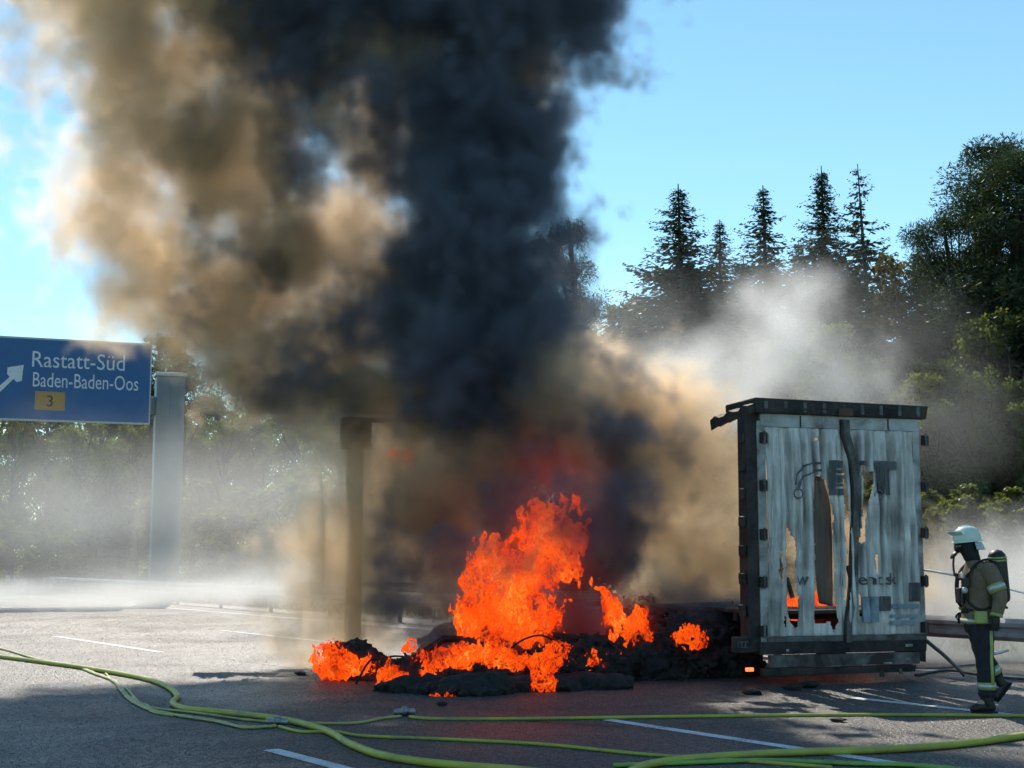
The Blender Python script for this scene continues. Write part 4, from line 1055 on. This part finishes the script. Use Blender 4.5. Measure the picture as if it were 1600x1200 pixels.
# raised visor at the front of the helmet
v = []; f = []
for i in range(9):
    q = R(-58 + 116 * i / 8)
    for (r_, z) in ((.150, .105), (.225, .145), (.222, .155), (.147, .117)): v.append(HC + Vector((-r_ * math.cos(q) * 1.0 + .005, r_ * math.sin(q) * .72, z)))
    if i:
        for k in range(4): f.append(((i - 1) * 4 + k, (i - 1) * 4 + (k + 1) % 4, i * 4 + (k + 1) % 4, i * 4 + k))
f += [(0, 1, 2, 3), (35, 34, 33, 32)]
link('visor', mesh('visor', v, f), lum, he)
v = []; f = []
for i in range(9):
    q = R(-75 + 150 * i / 8)
    for (r_, z) in ((.140, .045), (.175, -.035), (.168, -.04), (.132, .04)): v.append(HC + Vector((r_ * math.cos(q) * 1.1, r_ * math.sin(q) * .85, z)))
    if i:
        for k in range(4): f.append(((i - 1) * 4 + k, (i - 1) * 4 + (k + 1) % 4, i * 4 + (k + 1) % 4, i * 4 + k))
f += [(0, 1, 2, 3), (35, 34, 33, 32)]
link('neck_guard', mesh('neck_guard', v, f), silver, he)
# breathing apparatus: cylinder, bands, valve, back plate, straps, chest gear
a, b_ = Vector((.285, -.02, 1.135)), Vector((.255, -.02, 1.70)); d = (b_ - a).normalized(); rot = d.to_track_quat('Z', 'Y').to_matrix()
cyl = MB().lathe(a, [(.0, 0), (.055, .0), (.09, .03), (.098, .07), (.098, .46), (.088, .52), (.055, .56), (.0, .575)], 22, rot).build('air_cylinder', black_rub, pe, True)
for z in (.455, .485): MB().lathe(a + d * z, [(.100, -.009), (.102, -.006), (.102, .006), (.100, .009)], 22, rot).build('cylinder_band', hi_yel, cyl, True)
MB().lathe(a - d * .05, [(.02, 0), (.022, .03), (.018, .06)], 10, rot).build('cylinder_valve', steel_m, cyl, True)
MB().tube([a - d * .03, a - d * .045 + Vector((.06, -.01, 0))], .014, 8).build('valve_wheel', black_rub, cyl, True)
MB().box((.205, 0, 1.36), (.03, .24, .46), Matrix.Rotation(R(-3), 3, 'Y')).build('back_plate', black_web, pe, bevel=.01)
for s_ in (-1, 1):
    MB().tube(spline([(.205, s_ * .11, 1.5), (.13, s_ * .135, 1.595), (.02, s_ * .135, 1.58), (-.10, s_ * .13, 1.47), (-.135, s_ * .13, 1.32), (-.12, s_ * .14, 1.15), (-.02, s_ * .205, 1.08), (.12, s_ * .2, 1.12), (.2, s_ * .1, 1.18)], 4), .024, 8, .5).build('shoulder_strap', black_web, pe, True)
MB().lathe((.033, 0, 1.06), [(.168, -.025), (.172, 0), (.168, .025)], 24).build('waist_belt', black_web, pe, True)
gx = MB().box((-.14, -.12, 1.36), (.07, .06, .10)).build('chest_gauge', black_rub, pe, bevel=.012)
MB().lathe((-.165, -.155, 1.28), [(.03, -.01), (.034, 0), (.03, .012)], 14, Matrix.Rotation(R(90), 3, 'X')).build('pressure_gauge', silver, pe, True)
MB().tube(spline([(-.15, -.13, 1.30), (-.19, -.13, 1.2), (-.17, -.14, 1.10), (-.1, -.19, 1.07)], 5), .011, 7).build('gauge_hose', black_rub, pe, True)
MB().box((-.15, .02, 1.22), (.06, .12, .16)).build('radio', black_rub, pe, bevel=.012)
MB().tube([(-.16, .05, 1.3), (-.165, .06, 1.46)], .007, 6).build('radio_antenna', black_rub, pe)
MB().box((-.16, -.06, 1.43), (.035, .07, .05)).build('chest_lamp', steel_m, pe, bevel=.008)
MB().box((-.03, -.225, 1.0), (.13, .06, .13)).build('belt_pouch', hi_yel, pe, bevel=.02)
# nozzle held at the far side, dangling behind the thigh
nz_ = MB().tube([(.10, .16, .58), (.30, .17, .61), (.40, .17, .635)], [.022, .018, .012], 10).build('steel_nozzle', steel_m, None, True)
nz_.location = pe.location; tag(nz_, 'silver hose nozzle dangling beside the walking firefighter', 'nozzle')
# ------------------------------------------------------------------ fire hoses
def hose_mat(name, colr, dirt):
    m = new_mat(name); t = T(m.node_tree); b = t.n['Principled BSDF']
    tc = t.node('ShaderNodeTexCoord').outputs['Object']
    c = t.ramp(t.noise(tc, 3, 5, .6), [(.35, tuple(x * .8 for x in colr)), (.65, colr)])
    c = t.mix(t.ramp(t.noise(tc, 1.6, 6, .7, .5), [(.48, (0, 0, 0)), (.66, (1, 1, 1))]), c, dirt)
    t.put(b.inputs['Base Color'], c); b.inputs['Roughness'].default_value = .55
    bn = t.node('ShaderNodeBump'); bn.inputs['Strength'].default_value = .3; bn.inputs['Distance'].default_value = .004
    t.put(bn.inputs['Height'], t.noise(tc, 160, 2, .6)); t.put(b.inputs['Normal'], bn.outputs[0])
    return m
hose_y = hose_mat('yellow_green_hose', (.46, .47, .07), (.26, .24, .10))
hose_p = hose_mat('pale_yellow_hose', (.46, .43, .16), (.20, .19, .09))
hose_g = hose_mat('green_hose', (.22, .42, .06), (.09, .16, .05))
coup = simple('coupling_metal', (.30, .31, .33), .35, metal=.7, var=.3, scale=12, dirt=(.08, .08, .08))
def hose(pts, r_, mat, label, flat=.92, wob=.0, n=10):
    ps = spline([G(*p, r_ * flat) for p in pts], 8)
    rs = random.Random(len(pts)); rads = [r_ * (1 + wob * rs.uniform(-1, 1)) for _ in ps]
    o_ = MB().tube(ps, rads, n, flat).build('fire_hose', mat, None, True)
    return tag(o_, label, 'hose', 'fire hoses on the road')
hose([(-90, 1016), (0, 1026), (100, 1039), (160, 1048), (225, 1060), (260, 1072), (277, 1087), (270, 1098), (290, 1107), (340, 1112), (430, 1122), (490, 1135), (520, 1146), (545, 1161), (590, 1178), (650, 1189), (720, 1196), (810, 1203), (920, 1216)], .034, hose_y, 'thick yellow-green hose making a sharp bend before running off in front')
hose([(-60, 1004), (0, 1013), (60, 1030), (115, 1040), (150, 1053), (178, 1064), (194, 1082), (206, 1094), (240, 1110), (300, 1121), (340, 1127), (380, 1136), (418, 1135), (430, 1134)], .034, hose_p, 'crumpled pale yellow hose beside the bent thick hose', .45, .25)
hose([(436, 1135), (470, 1143), (520, 1143), (570, 1150), (700, 1155), (850, 1163), (1000, 1178), (1150, 1188), (1300, 1199)], .017, hose_y, 'thin hose running from the dark coupling past the white dash', .9)
hose([(205, 1090), (225, 1104), (300, 1113), (400, 1126), (500, 1130), (560, 1129), (600, 1122), (626, 1119)], .018, hose_p, 'thin slack hose leading up to the far coupling', .8, .1)
hose([(640, 1120), (680, 1123), (800, 1123), (950, 1121), (1100, 1119), (1300, 1117), (1450, 1117), (1660, 1119)], .019, hose_y, 'straight thin hose stretched across the road in front of the trailer', .9)
hose([(975, 1210), (1010, 1195), (1070, 1186), (1150, 1180), (1250, 1175), (1350, 1172), (1430, 1168), (1520, 1160), (1600, 1149), (1720, 1130)], .034, hose_y, 'thick bright hose curving across the white line in front of the trailer')
hose([(960, 1196), (1060, 1192), (1180, 1188), (1260, 1190), (1340, 1193), (1420, 1195), (1520, 1204)], .05, hose_g, 'flat green hose lying beside the thick bright hose', .35, .1)
hose([(165, 1052), (172, 1060), (188, 1072), (200, 1078), (215, 1096), (230, 1102), (238, 1112), (270, 1118)], .017, hose_y, 'short knotted loop of hose at the sharp bend', .7, .2)
def coupling(px, py, ang, label):
    e = empty('hose_coupling', G(px, py, 0) + Vector((0, 0, .045)), ang)
    tag(e, label, 'coupling', 'hose couplings')
    rot = Matrix.Rotation(R(90), 3, 'Y')
    MB().lathe((-.06, 0, 0), [(.026, -.05), (.034, -.03), (.034, .03), (.045, .035), (.045, .06)], 16, rot).build('sleeve', coup, e, True)
    MB().lathe((.06, 0, 0), [(.045, -.058), (.045, -.03), (.034, -.028), (.034, .03), (.026, .05)], 16, rot).build('sleeve', coup, e, True)
    for k in range(2): MB().box((.0, 0, .045 - .09 * k), (.05, .035, .018)).build('lug', coup, e, bevel=.004)
coupling(632, 1119, R(8), 'dark metal hose coupling at the start of the straight thin hose')
coupling(433, 1135, R(-10), 'dark metal hose coupling between the crumpled hose and the thin hose')
# water jet from beyond the frame, reaching the back of the trailer
wj = new_mat('water_spray'); t = T(wj.node_tree); b = t.n['Principled BSDF']
b.inputs['Base Color'].default_value = (.85, .9, .93, 1); b.inputs['Roughness'].default_value = .4; b.inputs['Transmission Weight'].default_value = .3
p0, p1, p2, p3 = P(1760, 965, 19.5), P(1600, 927, 19.8), P(1520, 905, 20.2), P(1440, 890, 21.0)
o_ = MB().tube(spline([p0, p1, p2, p3, P(1380, 888, 21.5)], 8), [.006 + .0006 * i for i in range(33)], 7).build('water_jet', wj, None, True)
tag(o_, 'thin white jet of water shot at the back of the trailer', 'water jet')
# ------------------------------------------------------------------ smoke, steam and mist
def smoke_mat(name, color, density, aniso, absorb=(0, 0, 0)):
    m = new_mat(name); t = T(m.node_tree)
    t.n.remove(t.n['Principled BSDF'])
    pv = t.node('ShaderNodeVolumePrincipled')
    pv.inputs['Color'].default_value = rgb(*color)
    pv.inputs['Absorption Color'].default_value = rgb(*absorb)
    pv.inputs['Density'].default_value = density
    pv.inputs['Anisotropy'].default_value = aniso
    t.l.new(pv.outputs[0], t.n['Material Output'].inputs['Volume'])
    return m
soot = smoke_mat('shaded_soot_smoke', (0.21, 0.24, 0.30), 3.4, 0.1)  # dark from soot, with the core's shade also put into the scatter colour
tan_smoke = smoke_mat('brown_smoke', (0.96, 0.79, 0.58), 2.7, 0.5)  # same smoke, its sunlit tan put into the scatter colour
steam = smoke_mat('white_steam', (0.96, 0.97, 0.97), .75, 0.45)

dark = [pb(*a) for a in [
    # foot of the column, over the flames
    (830, 800, 21.1, (130, 120), .9, .72), (850, 700, 21.1, (170, 130), 1.3, .85), (760, 640, 21.1, (170, 120), 1.3, .92),
    (950, 700, 21.3, (110, 120), .9, .7), (960, 840, 21.0, (90, 120), .7, .62), (640, 950, 20.4, (70, 90), .6, .6), (690, 1000, 19.8, (100, 45), .5, .65),
    (1090, 975, 19.8, (90, 50), .7, .9), (710, 790, 21.2, (80, 130), .7, .55),
    (790, 960, 21.4, (150, 80), .9, .8), (880, 1000, 20.8, (180, 55), .8, .8), (1100, 1000, 20.2, (90, 60), .8, .8),
    # black core
    (745, 540, 21.3, (190, 150), 1.7), (735, 420, 21.5, (180, 160), 1.7), (735, 300, 21.6, (175, 150), 1.7), (725, 190, 21.8, (180, 140), 1.7),
    (740, 60, 22.0, (230, 130), 1.8), (890, -5, 22.0, (115, 100), 1.2), (650, -130, 22.3, (400, 150), 2.2), (500, -280, 23, (500, 200), 2.8), (520, 0, 22.2, (180, 110), 1.3),
    # lobes drifting to the left
    (480, 130, 22.3, (110, 120), 1.0, .85), (455, 250, 22.4, (80, 100), .8, .72), (320, 220, 22.6, (50, 140), .5, .42), (470, 420, 22.4, (100, 100), .7, .42), (400, 520, 22.3, (100, 80), .6, .42),
    (560, 610, 21.7, (150, 60), .9, .8), (470, 620, 21.9, (80, 40), .6, .65), (610, 500, 21.9, (80, 130), .8, .7),
    # wisps in front of the flames
    (870, 800, 19.4, (120, 60), .4, .6), (770, 850, 19.2, (80, 70), .35, .52), (900, 880, 19.3, (70, 60), .3, .5),
]]
o = volume_obj('smoke_column', soot, dark, noise_amp=2.8, noise_scale=0.8, warp=0.8, soft=0.45, power=1.2, voxel=0.06, detail=8, smooth=0.25, streak=1.5)
tag(o, 'thick black smoke column rising from the burning heap', 'smoke', kind='stuff')
tanb = [pb(*a) for a in [
    (210, 80, 22.8, (200, 220), 1.5), (200, 260, 22.8, (150, 190), 1.4), (235, 390, 22.8, (150, 140), 1.3), (330, 450, 22.6, (180, 140), 1.3), (340, 250, 22.8, (170, 240), 1.5),
    (370, 60, 23.0, (200, 210), 1.7), (440, 440, 22.5, (190, 190), 1.4), (400, 560, 22.3, (150, 90), 1.2), (550, 390, 22.2, (120, 190), 1.1), (575, 200, 22.2, (100, 150), 1.0),
    (480, 520, 22.3, (170, 140), 1.2), (250, -130, 23.4, (380, 190), 2.4), (600, 630, 21.5, (170, 70), 1.0), (840, 110, 22.3, (70, 110), .9), (620, 90, 21.4, (110, 60), .6, .8),
    (1030, 640, 22.2, (110, 110), 1.0), (1000, 770, 21.6, (120, 150), 1.1), (1070, 760, 22.0, (130, 140), 1.2), (1090, 880, 21.6, (130, 120), 1.2), (970, 600, 22.2, (110, 90), 1.0),
    (545, 870, 21.2, (110, 150), 1.0, .9), (610, 780, 21.4, (120, 160), 1.0, .9), (540, 970, 20.6, (110, 80), .8, .9), (690, 820, 20.9, (110, 150), .8, .9), (800, 740, 20.6, (150, 90), .5, .7), (1260, 760, 22.5, (120, 110), 1.0, .8), (1330, 880, 22.5, (130, 110), 1.0, .8), (880, 620, 20.3, (90, 120), .5, .6),
]]
o = volume_obj('brown_smoke', tan_smoke, tanb, noise_amp=3.0, noise_scale=0.7, warp=1.0, soft=0.75, power=1.2, voxel=0.07, detail=8, smooth=0.25, seed=11.0, streak=1.5)
tag(o, 'sunlit brown smoke billowing beside the black column', 'smoke', kind='stuff')
stm = [pb(*a) for a in [
    (1230, 540, 25, (130, 90), 1.6), (1160, 610, 24.5, (150, 90), 1.6), (1290, 590, 24.5, (120, 70), 1.4), (1200, 470, 26, (90, 60), 1.2), (1340, 620, 24, (90, 60), 1.2), (1080, 560, 25, (110, 80), 1.2),
    (1260, 450, 26, (70, 60), 1.0),
    (1520, 880, 22.5, (130, 80), 1.2), (1480, 950, 22.3, (170, 110), 1.8, 1.4), (1600, 940, 22.3, (190, 120), 1.9, 1.5), (1560, 1020, 21.8, (200, 70), 1.5, 1.3), (1640, 880, 22.5, (170, 100), 1.6, 1.3),
]]
o = volume_obj('steam_cloud', steam, stm, noise_amp=2.8, noise_scale=0.75, warp=1.0, soft=1.0, power=1.4, voxel=0.1, detail=7, smooth=0.2, seed=23.0, streak=.5)
tag(o, 'pale steam drifting up behind the burnt trailer', 'steam', kind='stuff')
mist = [pb(*a) for a in [
    (60, 915, 42, (360, 40), 9, 1.3), (330, 905, 36, (320, 60), 8, 1.2), (520, 880, 30, (200, 110), 5, 1.1), (230, 800, 44, (420, 160), 9, .85), (480, 760, 34, (220, 170), 6, .85), (60, 790, 50, (360, 160), 9, .8), (640, 800, 30, (180, 180), 4, .9),
    (200, 930, 33, (420, 26), 5, 1.3), (420, 930, 29, (240, 38), 4, 1.3),
]]
mist_m = smoke_mat('white_mist', (0.96, 0.96, 0.95), .085, 0.5)
o = volume_obj('ground_mist', mist_m, mist, noise_amp=1.5, noise_scale=0.35, warp=1.8, soft=1.1, power=1.5, voxel=0.3, detail=5, smooth=0.35, seed=31.0, streak=.5)
tag(o, 'low white mist hanging over the road below the blue sign', 'mist', kind='stuff')
veil = [pb(*a) for a in [(1150, 560, 30, (260, 130), 3, 1.0), (980, 520, 32, (160, 120), 3, .9), (1330, 520, 31, (220, 120), 3, .8), (1450, 640, 28, (160, 120), 3, .8), (1230, 430, 32, (160, 80), 3, .7)]]
veil_m = smoke_mat('thin_veil', (0.93, 0.95, 0.97), .085, 0.45)
o = volume_obj('smoke_veil', veil_m, veil, noise_amp=1.8, noise_scale=0.4, warp=1.5, soft=1.1, power=1.3, voxel=0.25, detail=5, smooth=0.35, seed=47.0, streak=.5)
tag(o, 'thin grey veil of smoke hanging in front of the spruces', 'smoke', kind='stuff')

spray = [pb(*a) for a in [(60, 928, 40, (320, 20), 6, 1.2), (300, 925, 36, (300, 24), 6, 1.2), (470, 915, 31, (170, 40), 4, 1.1), (180, 940, 33, (330, 14), 4, 1.1), (560, 900, 28, (110, 60), 3, 1.0)]]
spray_m = smoke_mat('low_spray', (0.97, 0.96, 0.94), .26, 0.5)
o = volume_obj('water_spray_mist', spray_m, spray, noise_amp=2.2, noise_scale=0.7, warp=1.2, soft=1.0, power=1.3, voxel=0.16, detail=6, smooth=0.3, seed=71.0, streak=.8)
tag(o, 'bright spray drifting low over the sunlit road in front of the guardrail', 'mist', kind='stuff')
